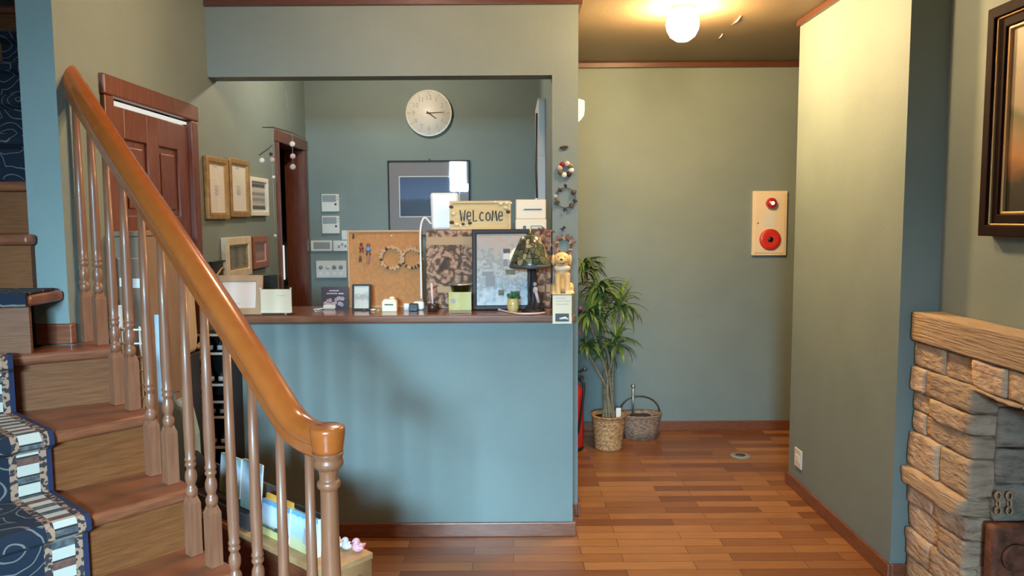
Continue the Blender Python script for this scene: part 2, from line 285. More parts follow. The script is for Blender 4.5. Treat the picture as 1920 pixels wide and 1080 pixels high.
# ------------------------------------------------------------------ mesh builder
class MB:
    def __init__(s): s.v = []; s.f = []; s.m = []; s.s = []
    def add(s, vs, fs, mi=0, smooth=False):
        b = len(s.v); s.v += [V(p) for p in vs]
        for f in fs: s.f.append([b + i for i in f]); s.m.append(mi); s.s.append(smooth)
        return s
    def obox(s, c, ax, h, mi=0):
        c = V(c); a = [V(x) * k for x, k in zip(ax, h)]
        vs = [c + a[0] * i + a[1] * j + a[2] * k for k in (-1, 1) for j in (-1, 1) for i in (-1, 1)]
        return s.add(vs, [(0, 2, 3, 1), (4, 5, 7, 6), (0, 1, 5, 4), (2, 6, 7, 3), (0, 4, 6, 2), (1, 3, 7, 5)], mi)
    def box(s, x0, x1, y0, y1, z0, z1, mi=0):
        return s.obox(((x0 + x1) / 2, (y0 + y1) / 2, (z0 + z1) / 2), ((1, 0, 0), (0, 1, 0), (0, 0, 1)), (abs(x1 - x0) / 2, abs(y1 - y0) / 2, abs(z1 - z0) / 2), mi)
    def prism(s, poly, fr, d0, d1, mi=0):
        o, ex, ey, ez = [V(x) for x in fr]; n = len(poly)
        vs = [o + ex * p[0] + ey * p[1] + ez * d for d in (d0, d1) for p in poly]
        return s.add(vs, [list(range(n))[::-1], list(range(n, 2 * n))] + [(i, (i + 1) % n, n + (i + 1) % n, n + i) for i in range(n)], mi)
    def ring(s, fr, w, h, b, d0, d1, mi=0):
        """rectangular frame of bar width b, mitred, centred on the frame origin"""
        o, ex, ey, ez = [V(x) for x in fr]; vs = []
        for d in (d0, d1):
            for (W, H) in ((w / 2, h / 2), (w / 2 - b, h / 2 - b)):
                for sx, sy in ((-1, -1), (1, -1), (1, 1), (-1, 1)): vs.append(o + ex * sx * W + ey * sy * H + ez * d)
        fs = []
        for i in range(4):
            j = (i + 1) % 4
            fs += [(i, j, 4 + j, 4 + i), (8 + i, 12 + i, 12 + j, 8 + j), (i, 8 + i, 8 + j, j), (4 + i, 4 + j, 12 + j, 12 + i)]
        return s.add(vs, fs, mi)
    def tube(s, path, r, n=8, mi=0, sy=1, up=None):
        path = [V(p) for p in path]; k = len(path); R = r if isinstance(r, (list, tuple)) else [r] * k; vs = []
        up = V(up) if up else None
        pu = None
        for i, p in enumerate(path):
            t = (path[min(i + 1, k - 1)] - path[max(i - 1, 0)]).normalized()
            ref = up if up else (pu if pu else (V((0, 0, 1)) if abs(t.z) < .9 else V((1, 0, 0))))
            a = t.cross(ref); a = a.normalized() if a.length > 1e-6 else V((1, 0, 0)); b = a.cross(t).normalized(); pu = b
            for j in range(n):
                q = 2 * math.pi * j / n; vs.append(p + a * math.cos(q) * R[i] + b * math.sin(q) * R[i] * sy)
        fs = [(i * n + j, i * n + (j + 1) % n, (i + 1) * n + (j + 1) % n, (i + 1) * n + j) for i in range(k - 1) for j in range(n)]
        fs += [list(range(n))[::-1], list(range((k - 1) * n, k * n))]
        return s.add(vs, fs, mi, True)
    def lathe(s, prof, o, n=24, mi=0, ax=None, smooth=True):
        o = V(o); ex, ey, ez = ax if ax else (V((1, 0, 0)), V((0, 1, 0)), V((0, 0, 1))); vs = []
        ex, ey, ez = V(ex), V(ey), V(ez)
        for r, h in prof:
            for j in range(n):
                q = 2 * math.pi * j / n; vs.append(o + ez * h + ex * (r * math.cos(q)) + ey * (r * math.sin(q)))
        k = len(prof)
        fs = [(i * n + j, i * n + (j + 1) % n, (i + 1) * n + (j + 1) % n, (i + 1) * n + j) for i in range(k - 1) for j in range(n)]
        fs += [list(range(n))[::-1], list(range((k - 1) * n, k * n))]
        return s.add(vs, fs, mi, smooth)
    def ball(s, c, r, n=12, mi=0):
        c = V(c); r = r if isinstance(r, (tuple, list)) else (r, r, r); m = max(4, n // 2); vs = [c + V((0, 0, -r[2]))]
        for i in range(1, m):
            a = -math.pi / 2 + math.pi * i / m
            for j in range(n):
                q = 2 * math.pi * j / n; vs.append(c + V((r[0] * math.cos(a) * math.cos(q), r[1] * math.cos(a) * math.sin(q), r[2] * math.sin(a))))
        vs.append(c + V((0, 0, r[2]))); e = len(vs) - 1
        fs = [(0, 1 + (j + 1) % n, 1 + j) for j in range(n)] + [(e, e - n + j, e - n + (j + 1) % n) for j in range(n)]
        fs += [(1 + i * n + j, 1 + i * n + (j + 1) % n, 1 + (i + 1) * n + (j + 1) % n, 1 + (i + 1) * n + j) for i in range(m - 2) for j in range(n)]
        return s.add(vs, fs, mi, True)
    def stone(s, lo, hi, mi=0, amp=.012, rnd=.25, seed=0, cuts=6):
        lo, hi = V(lo), V(hi); c = (lo + hi) / 2; h = (hi - lo) / 2
        bm = bmesh.new(); bmesh.ops.create_cube(bm, size=2); bmesh.ops.subdivide_edges(bm, edges=bm.edges[:], cuts=cuts, use_grid_fill=True)
        for v in bm.verts:
            p = v.co.copy(); L = (abs(p.x) ** 7 + abs(p.y) ** 7 + abs(p.z) ** 7) ** (1 / 7); p = p / L * (1 - rnd) + p * rnd
            q = V((p.x * h.x, p.y * h.y, p.z * h.z)); nv = noise.noise_vector(q * 11 + V((seed * 3.1, seed * 1.7, 0))) + .5 * noise.noise_vector(q * 30 + V((seed, 0, 0)))
            v.co = c + q + nv * amp
        idx = {v: i for i, v in enumerate(bm.verts)}
        s.add([v.co.copy() for v in bm.verts], [[idx[v] for v in f.verts] for f in bm.faces], mi, True); bm.free(); return s
    def build(s, name, m, parent=None, bevel=0, loc=None, remesh=0, seg=2):
        me = bpy.data.meshes.new(name)
        if parent is not None: o0 = wloc(parent)
        elif loc is not None: o0 = V(loc)
        else:
            xs = [p.x for p in s.v]; ys = [p.y for p in s.v]; zs = [p.z for p in s.v]
            o0 = V(((min(xs) + max(xs)) / 2, (min(ys) + max(ys)) / 2, min(zs)))
        me.from_pydata([p - o0 for p in s.v], [], s.f)
        for q in (m if isinstance(m, (list, tuple)) else [m]): me.materials.append(M[q] if isinstance(q, str) else q)
        for p, mi, sm in zip(me.polygons, s.m, s.s): p.material_index = mi; p.use_smooth = sm
        bm = bmesh.new(); bm.from_mesh(me); bmesh.ops.recalc_face_normals(bm, faces=bm.faces[:]); bm.to_mesh(me); bm.free(); me.update()
        o = bpy.data.objects.new(name, me); COL.objects.link(o)
        if parent is not None: o.parent = parent
        else: o.location = o0
        if remesh:
            r = o.modifiers.new('skin', 'REMESH'); r.mode = 'VOXEL'; r.voxel_size = remesh; r.use_smooth_shade = True
            sm = o.modifiers.new('smooth', 'SMOOTH'); sm.iterations = 3
        if bevel:
            bv = o.modifiers.new('bevel', 'BEVEL'); bv.width = bevel; bv.segments = seg; bv.limit_method = 'ANGLE'; bv.angle_limit = math.radians(40)
        return o
def wloc(o):
    l = o.location.copy()
    while o.parent is not None: o = o.parent; l += o.location
    return l
def tag(o, label, cat, group=None):
    o['label'] = label; o['category'] = cat
    if group: o['group'] = group
    return o
def thing(name, loc, label, cat, group=None):
    o = bpy.data.objects.new(name, None); COL.objects.link(o); o.location = loc; o.empty_display_size = .05
    return tag(o, label, cat, group)
def struct(o): o['kind'] = 'structure'; return o
def text(parent, name, body, o, ex, ey, size, m, depth=.001, shear=0):
    """lettering as a thin solid, centred at o in the plane ex/ey"""
    cu = bpy.data.curves.new(name, 'FONT'); cu.body = body; cu.size = size; cu.extrude = depth; cu.align_x = 'CENTER'; cu.align_y = 'CENTER'; cu.resolution_u = 3
    t = bpy.data.objects.new(name, cu); COL.objects.link(t); bpy.context.view_layer.update()
    me = bpy.data.meshes.new_from_object(t.evaluated_get(bpy.context.evaluated_depsgraph_get()))
    bpy.data.objects.remove(t); ex, ey = V(ex), V(ey); ez = ex.cross(ey); o0 = V(o) - (wloc(parent) if parent else V((0, 0, 0)))
    for v in me.vertices: v.co = o0 + ex * v.co.x + ey * v.co.y + ez * v.co.z
    me.materials.clear(); me.materials.append(M[m]); ob = bpy.data.objects.new(name, me); COL.objects.link(ob); ob.parent = parent; return ob
X_, Y_, Z_ = V((1, 0, 0)), V((0, 1, 0)), V((0, 0, 1))
FRONT = (X_, Z_, -Y_)          # plane facing the room (towards -Y)

# ------------------------------------------------------------------ room dimensions
CEIL = 2.43; XL = -1.39; WEND = 2.41
YH = 5.12; YO = 5.30; YP = 3.62; XP0, XP1 = .19, .31
XA = 1.486; YA0, YA1 = 2.945, 4.068; XB = 1.635
ZT = 1.012                      # counter top

def wallbox(name, boxes, m='wall'):
    b = MB()
    for q in boxes: b.box(*q)
    return struct(b.build(name, m, loc=(0, 0, 0)))
wallbox('floor', [(-2.6, 3.4, -2.7, 5.5, -.1, 0)], 'floor')
wallbox('ceiling', [(XL - .11, 3.4, -2.7, 5.5, CEIL, CEIL + .1), (-2.6, XL - .11, -2.7, 2.2, CEIL, CEIL + .1)], 'ceil')
# left wall with a door (2.66..3.44) and a doorway (4.62..5.2)
D1a, D1b, D1h = 2.665, 3.45, 1.93
D2a, D2b, D2h = 4.60, 5.24, 1.95
wallbox('wall_left', [(XL - .11, XL, WEND, D1a, 1.11, 4.4), (XL - .11, XL, 2.44, D1a, 0, 1.11), (XL - .11, XL, D1a, D1b, D1h, 4.4), (XL - .11, XL, D1b, D2a, 0, 4.4),
                      (XL - .11, XL, D2a, D2b, D2h, 4.4), (XL - .11, XL, D2b, YO + .1, 0, 4.4)])
wallbox('wall_stairwell', [(-2.6, -2.5, -2.7, 5.5, 0, 4.4), (-2.6, XL - .11, 5.4, 5.5, 0, 4.4)])
wallbox('ceiling_stairwell', [(-2.6, XL, 2.2, 5.5, 4.4, 4.5), (-2.6, XL - .11, 2.1, 2.2, CEIL, 4.4)], 'ceil')
wallbox('wall_office_back', [(XL, XP0, YO, YO + .1, 0, CEIL)])
wallbox('wall_hall_back', [(XP1, 3.3, YH, YH + .1, 0, CEIL)])
# partition between office and hall, header over the counter opening
wallbox('wall_partition', [(XP0, XP1, YP, YO, 0, CEIL), (XL, XP0, YP, YP + .11, 2.085, CEIL)])
wallbox('wall_counter', [(-1.24, .268, 3.39, 3.60, 0, .976)])
wallbox('wall_hall_right', [(XA, XB + .1, YA0, YA1, 0, CEIL)])
wallbox('wall_hall_end', [(3.2, 3.3, YA0, 5.3, 0, CEIL), (XB + .1, 3.3, YA0, YA0 + .1, 0, CEIL)])
FO0, FO1, FOZ = 1.45, 2.533, .87       # firebox opening in the right wall
wallbox('wall_right', [(XB, XB + .1, FO1 + .07, YA0, 0, CEIL), (XB, XB + .1, FO0 - .07, FO1 + .07, .90, CEIL), (XB, XB + .1, -2.7, FO0 - .07, 0, CEIL)])
# wall behind the camera: one unseen window, its stepped head shaped to steer the daylight
GX0 = .2; TX0, TXM, TX1, TZ0, TZ1 = -1.04, -.76, .1, .35, 2.02
wallbox('wall_entrance', [(-2.6, TX0, -2.6, -2.5, 0, CEIL), (TX0, TX1, -2.6, -2.5, 0, TZ0), (TX0, TXM, -2.6, -2.5, 2.40, CEIL), (TXM, TX1, -2.6, -2.5, TZ1, CEIL), (TX1, GX0, -2.6, -2.5, 0, CEIL), (GX0, XB, -2.6, -2.5, 0, CEIL)])
wallbox('window_1', [(TX0, TXM, -2.56, -2.55, TZ0, 2.40), (TXM, TX1, -2.56, -2.55, TZ0, TZ1)], 'acrylic')

# baseboards and ceiling trims
def trim(name, boxes, m='base'):
    b = MB()
    for q in boxes: b.box(*q)
    return struct(b.build(name, m, loc=(0, 0, 0), bevel=.004))
trim('baseboard_hall', [(XP1, 3.2, YH - .015, YH, 0, .065)])
trim('baseboard_right', [(XA - .015, XA, YA0 - .015, YA1 + .015, 0, .065), (XA, XB, YA0 - .015, YA0, 0, .065), (XA, XB + .1, YA1, YA1 + .015, 0, .065)])
trim('baseboard_counter', [(-1.22, .283, 3.375, 3.39, 0, .065), (.268, .283, 3.39, 3.60, 0, .065), (.283, XP1, YP - .012, YP, 0, .065), (XP1, XP1 + .012, YP - .012, YH, 0, .065)])
trim('trim_1', [(XP1, XA + .6, YH - .03, YH, CEIL - .035, CEIL)], 'dark_trim')
trim('trim_2', [(XL, XP1 + .02, YP - .02, YP, CEIL - .032, CEIL)], 'dark_trim')
trim('trim_3', [(XA - .02, XA, YA0, YA1, CEIL - .03, CEIL), (XP1, XP1 + .02, YP, YH, CEIL - .03, CEIL)], 'dark_trim')
trim('trim_4', [(XL - .11, XL + .004, WEND - .0, 2.439, 1.044, 1.109)], 'tread')

# ------------------------------------------------------------------ doors in the left wall
b = MB()
x0, x1 = XL - .02, XL + .015
b.box(x0, x1, D1a, D1a + .065, 0, D1h - .07); b.box(x0, x1, D1b - .065, D1b, 0, D1h - .07); b.box(x0, x1 + .003, D1a - .004, D1b + .004, D1h - .0695, D1h)
fr = struct(b.build('door_1', 'door', loc=(XL, (D1a + D1b) / 2, 0), bevel=.006))
b = MB(); ya, yb = D1a + .067, D1b - .067; zt = D1h - .095
b.box(XL - .05, XL - .018, ya, yb, .01, zt)
W = yb - ya; st = .10
for z0, z1 in ((0.01, .18), (.72, .84), (1.36, 1.45), (zt - .11, zt)):
    b.box(XL - .02, XL - .006, ya + st + .0003, (ya + yb) / 2 - .0503, z0, z1); b.box(XL - .02, XL - .006, (ya + yb) / 2 + .0503, yb - st - .0003, z0, z1)
for y0, y1 in ((ya, ya + st), ((ya + yb) / 2 - .05, (ya + yb) / 2 + .05), (yb - st, yb)): b.box(XL - .02, XL - .006, y0, y1, .01, zt)
for y0, y1 in ((ya + st, (ya + yb) / 2 - .05), ((ya + yb) / 2 + .05, yb - st)):
    for z0, z1 in ((.18, .72), (.84, 1.36), (1.45, zt - .11)): b.box(XL - .02, XL - .012, y0 + .025, y1 - .025, z0 + .025, z1 - .025)
leaf = b.build('door_leaf', 'door', fr, bevel=.005)
MB().box(XL - .03, XL - .004, ya + .01, yb - .01, zt + .006, zt + .016).build('gap_strip', 'slit', fr)  # glowing strip put above the leaf for daylight through the gap
k = MB(); k.lathe([(.008, 0), (.008, .04), (.024, .045), (.028, .06), (.02, .072), (.001, .075)], (XL - .006, yb - .05, .95), 16, ax=(Y_, Z_, X_)); k.build('door_knob', 'brass', leaf)
# doorway to the dark room
b = MB()
b.box(XL - .12, XL + .015, D2a, D2a + .05, 0, D2h - .06); b.box(XL - .12, XL + .015, D2b - .045, D2b + .03, 0, D2h - .06); b.box(XL - .12, XL + .018, D2a - .003, D2b + .033, D2h - .0595, D2h + .01)
d2 = struct(b.build('door_2', 'door', loc=(XL, (D2a + D2b) / 2, 0), bevel=.005))
MB().box(-2.42, -2.40, 4.2, 5.38, 0, 2.4).box(-2.40, XL - .12, 5.36, 5.38, 0, 2.4).box(-2.40, XL - .12, 4.1, 4.2, 0, 2.4).box(-2.4, XL - .12, 4.1, 5.38, 2.0, 2.02).build('dark_room', 'void', d2)  # near-black walls hold the unlit room's shade in their colour
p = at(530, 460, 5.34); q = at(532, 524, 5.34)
w2 = MB(); w2.box(p.x - .008, p.x + .01, 5.33, 5.345, q.z, p.z); struct(w2.build('slit_glow', 'slit', loc=(p.x, 5.34, q.z)))  # glowing bar stands for a slit of daylight, no window opening here

# ------------------------------------------------------------------ staircase
RISE = .174
P0 = V((-.832, 2.007, 0)); u = V((-.7558, .6549, 0)); n_ = V((.6549, .7558, 0))
def sn(s, n, z=0): return P0 + u * s + n_ * n + Z_ * z
def nos(k): return .082 + .222 * (k - 4)
LINES = {}                       # nosing lines, right end and left end in plan
for k in range(1, 6): LINES[k] = (sn(nos(k), .035), sn(nos(k), -1.1))
LINES[6] = (V((-1.206, 2.372, 0)), V((-2.28, 1.665, 0)))
LINES[7] = (V((-1.396, 2.225, 0)), V((-2.48, 1.935, 0)))
LINES[8] = (V((-1.472, 2.360, 0)), V((-2.48, 2.35, 0)))
for k in range(9, 17): LINES[k] = (V((-1.505, 2.395 + .22 * (k - 8), 0)), V((-2.48, 2.395 + .22 * (k - 8), 0)))
stair = thing('staircase', (-1.0, 2.0, 0), 'oak staircase winding up left behind the turned balusters', 'staircase')
def xy(p): return (p.x, p.y)
WORLD = ((0, 0, 0), X_, Y_, Z_)
for k in range(1, 17):
    z = k * RISE; A, Bp = LINES[k]
    d = (A - Bp).normalized(); back = V((-d.y, d.x, 0))          # up the flight
    if k <= 4: C, D = [p + back * .04 for p in (LINES[k + 1][0], LINES[k + 1][1])]
    elif k == 5: C, D = sn(nos(6) + .06, .035), LINES[6][1] + V((0, .05, 0))
    elif k < 16: C, D = [p + V((0, .05, 0)) for p in LINES[k + 1]]
    else: C, D = A + V((0, .25, 0)), Bp + V((0, .25, 0))
    poly = [xy(A), xy(C), xy(D), xy(Bp)]
    if k == 6: poly = [xy(A), xy(sn(.74, .035)), (XL + .002, 2.52), (XL + .002, WEND - .002), (XL - .08, WEND - .002), (XL - .08, 2.30), (-2.48, 2.05), xy(Bp)]
    if k == 7: poly = [xy(A), (-1.40, WEND - .004), (-2.48, WEND + .03), xy(Bp)]
    if k == 8: poly = [xy(A), (-1.472, 2.405), (-1.505, 2.405), (-1.505, 2.66), (-2.48, 2.66), xy(Bp)]
    t = MB(); t.prism(poly, WORLD, z - .034, z); t.build('tread', 'tread', stair, bevel=.012, seg=3)
    a2 = A + back * .028 - d * .012; b2 = Bp + back * .028
    r = MB(); r.prism([xy(a2), xy(a2 + back * .02), xy(b2 + back * .02), xy(b2)], WORLD, z - RISE + (.0 if k > 1 else 0), z - .034); r.build('riser', 'riser', stair)
# outer string under the treads
st = MB(); poly = [(nos(1) + .03, 0)]
for k in range(1, 7):
    poly.append((nos(k) + .03, k * RISE - .036)); poly.append((nos(k + 1) + .03 if k < 6 else .73, k * RISE - .036))
poly += [(.73, .52), (.62, .42), (.14, 0)]
st.prism(poly, (P0, u, Z_, n_), 0.0, .022); st.build('stringer', 'riser', stair)

# railing
rail = thing('stair_railing', sn(-.57, 0), 'polished orange-brown handrail on turned balusters beside the stairs', 'railing')
cl = [(.80, 1.915), (.76, 1.888), (.60, 1.762), (.40, 1.608), (.16, 1.430), (-.055, 1.272), (-.231, 1.138), (-.34, 1.050), (-.41, .993), (-.455, .966), (-.50, .955), (-.54, .9525), (-.570, .952)]
def smooth(pts, n=5):
    out = []
    for i in range(len(pts) - 1):
        p0, p1, p2, p3 = pts[max(i - 1, 0)], pts[i], pts[i + 1], pts[min(i + 2, len(pts) - 1)]
        for j in range(n):
            t = j / n; out.append(tuple(.5 * ((2 * p1[c]) + (-p0[c] + p2[c]) * t + (2 * p0[c] - 5 * p1[c] + 4 * p2[c] - p3[c]) * t * t + (-p0[c] + 3 * p1[c] - 3 * p2[c] + p3[c]) * t ** 3) for c in range(len(p1))))
    out.append(tuple(pts[-1])); return out
h = MB(); path = [sn(s, 0, z) for s, z in smooth(cl)]
prof = [(-.022, -.034), (.022, -.034), (.027, -.026), (.024, -.014), (.031, -.002), (.033, .012), (.028, .026), (.014, .035), (0, .037), (-.014, .035), (-.028, .026), (-.033, .012), (-.031, -.002), (-.024, -.014), (-.027, -.026)]
vs = []; NP = len(prof)
for i, p in enumerate(path):
    t = (path[min(i + 1, len(path) - 1)] - path[max(i - 1, 0)]).normalized(); up = n_.cross(t).normalized()
    if up.z < 0: up = -up
    k = 1.0
    if i < 3: k = (.55, .85, .97)[i]
    for a, c in prof: vs.append(p + n_ * a * k + up * c * k)
fs = [(i * NP + j, i * NP + (j + 1) % NP, (i + 1) * NP + (j + 1) % NP, (i + 1) * NP + j) for i in range(len(path) - 1) for j in range(NP)] + [list(range(NP)), list(range((len(path) - 1) * NP, len(path) * NP))]
h.add(vs, fs, 0, True); h.build('handrail', 'rail', rail)
nw = MB(); np_ = sn(-.572, 0)
CAPM = MB(); CAPM.lathe([(.001, .942), (.0325, .942), (.0335, .950), (.036, .966), (.0380, .984), (.0382, .990), (.0365, .9965), (.032, .9985), (.001, .9992)], np_ - Z_ * .010, 32); CAP = None
nw.lathe([(.001, .9425), (.033, .9425), (.0345, .939), (.032, .933), (.030, .926), (.0325, .922), (.0325, .914), (.029, .908), (.022, .903), (.020, .892), (.0195, .880), (.0245, .876), (.0255, .870), (.0245, .864), (.0185, .858), (.0185, .84), (.0195, .75), (.022, .60), (.0235, .50), (.024, .42), (.020, .40), (.028, .385), (.03, .37), (.03, .355), (0, .355)][::-1], np_ - Z_ * .010, 32)
nw.obox(np_ + Z_ * .268, (u, n_, Z_), (.030, .030, .092)); NP_ = nw.build('newel_post', 'newel', rail, bevel=.003); CAPM.build('newel_cap', 'rail', NP_)
def railz(s):
    for (s0, z0), (s1, z1) in zip(cl, cl[1:]):
        if s1 <= s <= s0: return z0 + (z1 - z0) * (s - s0) / (s1 - s0)
    return .96
bal_s = [.713, .607, .503, .398, .282, .172, .055, -.054, -.160, -.270, -.385, -.500]
for i, s in enumerate(bal_s):
    k = 6 - i // 2; z = k * RISE + .0008; p = sn(s, 0); zt = railz(s) - .030
    bl = MB(); hs = .0165
    bl.obox(p + Z_ * (z + .072), (u, n_, Z_), (hs, hs, .072))
    bl.add([p + Z_ * (z + .144) + u * a * hs + n_ * c * hs for a, c in ((-1, -1), (1, -1), (1, 1), (-1, 1))] + [p + Z_ * (z + .168) + u * a * .009 + n_ * c * .009 for a, c in ((-1, -1), (1, -1), (1, 1), (-1, 1))], [(0, 1, 5, 4), (1, 2, 6, 5), (2, 3, 7, 6), (3, 0, 4, 7)])
    bl.lathe([(.012, .160), (.0155, .172), (.016, .18), (.0135, .186), (.0105, .192), (.0105, .196), (.0145, .205), (.0155, .216), (.0145, .228), (.0105, .238), (.0105, .243), (.0145, .247), (.0145, .254), (.0115, .258), (.0145, .262), (.0145, .268), (.0125, .272), (.0135, .30), (.0145, .36), (.0125, .48), (.0095, zt - z)], p + Z_ * z, 14)
    bl.build('baluster', 'bal', rail)

# carpet runner on the lower flight (ribbon through the plan lines, a few mm off the wood)
def runner(name, pts, cols, m, label, seq):
    """pts: list of (left point, right point) along the path; cols: (fraction-from-right distance, material) bands"""
    b = MB(); 
    L = 0; acc = [0]
    for i in range(1, len(pts)):
        acc.append(acc[-1] + ((pts[i][0] - pts[i - 1][0]).length + (pts[i][1] - pts[i - 1][1]).length) / 2)
    rows = []
    for i in range(1, len(pts)):
        a = acc[i - 1]; l = acc[i] - a; ns = max(1, int(l / .004))
        for j in range(ns + (1 if i == len(pts) - 1 else 0)):
            t = j / ns; rows.append((a + l * t, pts[i - 1][0].lerp(pts[i][0], t), pts[i - 1][1].lerp(pts[i][1], t)))
    per = sum(x[0] for x in seq)
    nc = len(cols) + 1
    edges = [0]
    for w, _ in cols: edges.append(edges[-1] + w)
    vs = []
    for (d, Lf, Rt) in rows:
        dr = (Lf - Rt).normalized()
        for e in edges: vs.append(Rt + dr * min(e, (Lf - Rt).length))
    fs = []
    def bar(d):
        d = d % per
        for w, mi in seq:
            if d < w: return mi
            d -= w
        return seq[-1][1]
    for i in range(len(rows) - 1):
        for j in range(nc - 1):
            mi = cols[j][1]
            b_ = mi if mi >= 0 else bar(rows[i][0])
            fs.append(((i * nc + j, i * nc + j + 1, (i + 1) * nc + j + 1, (i + 1) * nc + j), b_))
    base_i = len(b.v); b.v += vs
    for f, mi in fs: b.f.append(list(f)); b.m.append(mi); b.s.append(False)
    o = b.build(name, m); sd = o.modifiers.new('thick', 'SOLIDIFY'); sd.thickness = .006; sd.offset = 0
    return tag(o, label, 'carpet')
CM = ['navy', 'c_guard', 'c_white', 'c_grey', 'c_brown', 'c_line', 'c_field']
SEQ = [(.029, 2), (.003, 5), (.017, 3), (.003, 5), (.027, 2), (.003, 5), (.019, 4), (.003, 5), (.027, 2), (.003, 5), (.02, 3), (.003, 5)]
COLS = [(.013, 0), (.018, 1), (.052, -1), (.018, 1), (.60, 6)]
pts = []
e = .009
for k in range(1, 7):
    z = k * RISE
    A, Bp = LINES[k]; d = (A - Bp).normalized(); back = V((-d.y, d.x, 0))
    if k <= 5: R_, L_ = sn(nos(k), -.25), sn(nos(k), -.95)
    else: R_, L_ = V((-1.425, 2.180, 0)), V((-2.05, 1.797, 0))
    f = -back * e
    pts += [(L_ + back * .024 - back * 0.004 + Z_ * (z - RISE + e), R_ + back * .02 + Z_ * (z - RISE + e)), (L_ + back * .02 + Z_ * (z - .045), R_ + back * .02 + Z_ * (z - .045)),
            (L_ + f + Z_ * (z - .028), R_ + f + Z_ * (z - .028)), (L_ + f + Z_ * (z - .010), R_ + f + Z_ * (z - .010)), (L_ + back * .004 + Z_ * (z + .006), R_ + back * .004 + Z_ * (z + .006))]
pts += [(V((-2.2, 1.98, 6 * RISE + .007)), V((-1.445, 2.205, 6 * RISE + .007)))]
runner('stair_runner', pts, COLS, CM, 'patterned navy stair runner with striped border on the lower steps', SEQ)
pts = []
for k in range(9, 17):
    z = k * RISE; xr = -1.76 if k == 9 else (-1.585 if k == 10 else -1.56); y = 2.395 + .22 * (k - 8)
    for dy, dz in ((.022, -RISE + .008), (.022, -.045), (-.009, -.028), (-.009, -.010), (.004, .006)): pts.append((V((-2.4, y + dy, z + dz)), V((xr, y + dy, z + dz))))
runner('stair_runner', pts, [(.01, 0), (.03, 1), (.72, 6)] if False else [(.012, 0), (.018, 1), (.05, -1), (.018, 1), (.60, 6)], CM, 'dark patterned runner on the upper flight behind the blue wall end', SEQ)
o = MB().prism([(-1.400, 2.228), (-1.412, 2.384), (-2.1, 2.374), (-2.1, 2.045)], WORLD, 7 * RISE + .0006, 7 * RISE + .008)
o = tag(o.prism([(-1.398, 2.212), (-1.400, 2.2225), (-2.1, 2.0343), (-2.1, 2.024)], WORLD, 7 * RISE - .032, 7 * RISE + .008).build('tread_mat', 'c_field', bevel=.004), 'navy swirl carpet piece on the winder step left of the wall end', 'carpet')

# ------------------------------------------------------------------ counter top and what stands on it
b = MB(); b.box(-1.25, .275, 3.350, 3.74, ZT - .036, ZT)
# notch for the pillar: keep the slab in front of it on the right end
b = MB(); b.prism([(-1.25, 3.350), (.278, 3.350), (.278, YP - .002), (XP0 - .003, YP - .002), (XP0 - .003, 3.745), (-1.25, 3.745)], WORLD, ZT - .036, ZT)
tag(b.build('countertop', 'counter', bevel=.010, seg=3), 'long dark varnished reception countertop on the blue half wall', 'countertop')

def framed(name, label, w, h, o, ax, bw, dep, fm, pm, matw=0, matm='paper', glass=True, lip=None, group=None, cat='picture'):
    """a framed picture: centre o of its back, ax = (right, up, outward)"""
    ex, ey, ez = [V(a) for a in ax]; o = V(o)
    t = thing(name, o - ey * h / 2, label, cat, group); F = (o, ex, ey, ez)
    MB().ring(F, w, h, bw, 0, dep).build('frame', fm, t, bevel=min(.004, bw * .2))
    if lip: MB().ring(F, w - 2 * bw + .002, h - 2 * bw + .002, lip[0], .001, dep * .75).build('inner_lip', lip[1], t)
    iw, ih = w - 2 * bw, h - 2 * bw
    if matw:
        mb_ = MB().prism([(-iw / 2, -ih / 2), (iw / 2, -ih / 2), (iw / 2, ih / 2), (-iw / 2, ih / 2)], F, dep * .2, dep * .4).build('mat_board', matm, t)
        pw, ph = iw - 2 * matw, ih - 2 * matw; d0, d1 = dep * .4, dep * .44
    else: pw, ph = iw, ih; d0, d1 = dep * .2, dep * .42
    if pm: MB().prism([(-pw / 2, -ph / 2), (pw / 2, -ph / 2), (pw / 2, ph / 2), (-pw / 2, ph / 2)], F, d0, d1).build('picture', pm, t)
    if glass: MB().prism([(-iw / 2, -ih / 2), (iw / 2, -ih / 2), (iw / 2, ih / 2), (-iw / 2, ih / 2)], F, dep * .55, dep * .6).build('glass', 'glass', t)
    return t
def lines(parent, name, o, ex, ey, rows, m='ink', th=.0012):
    b = MB(); ez = V(ex).cross(V(ey))
    for (cx, cy, w) in rows: b.obox(V(o) + V(ex) * cx + V(ey) * cy, (ex, ey, ez), (w / 2, th, .0004))
    return b.build(name, m, parent)

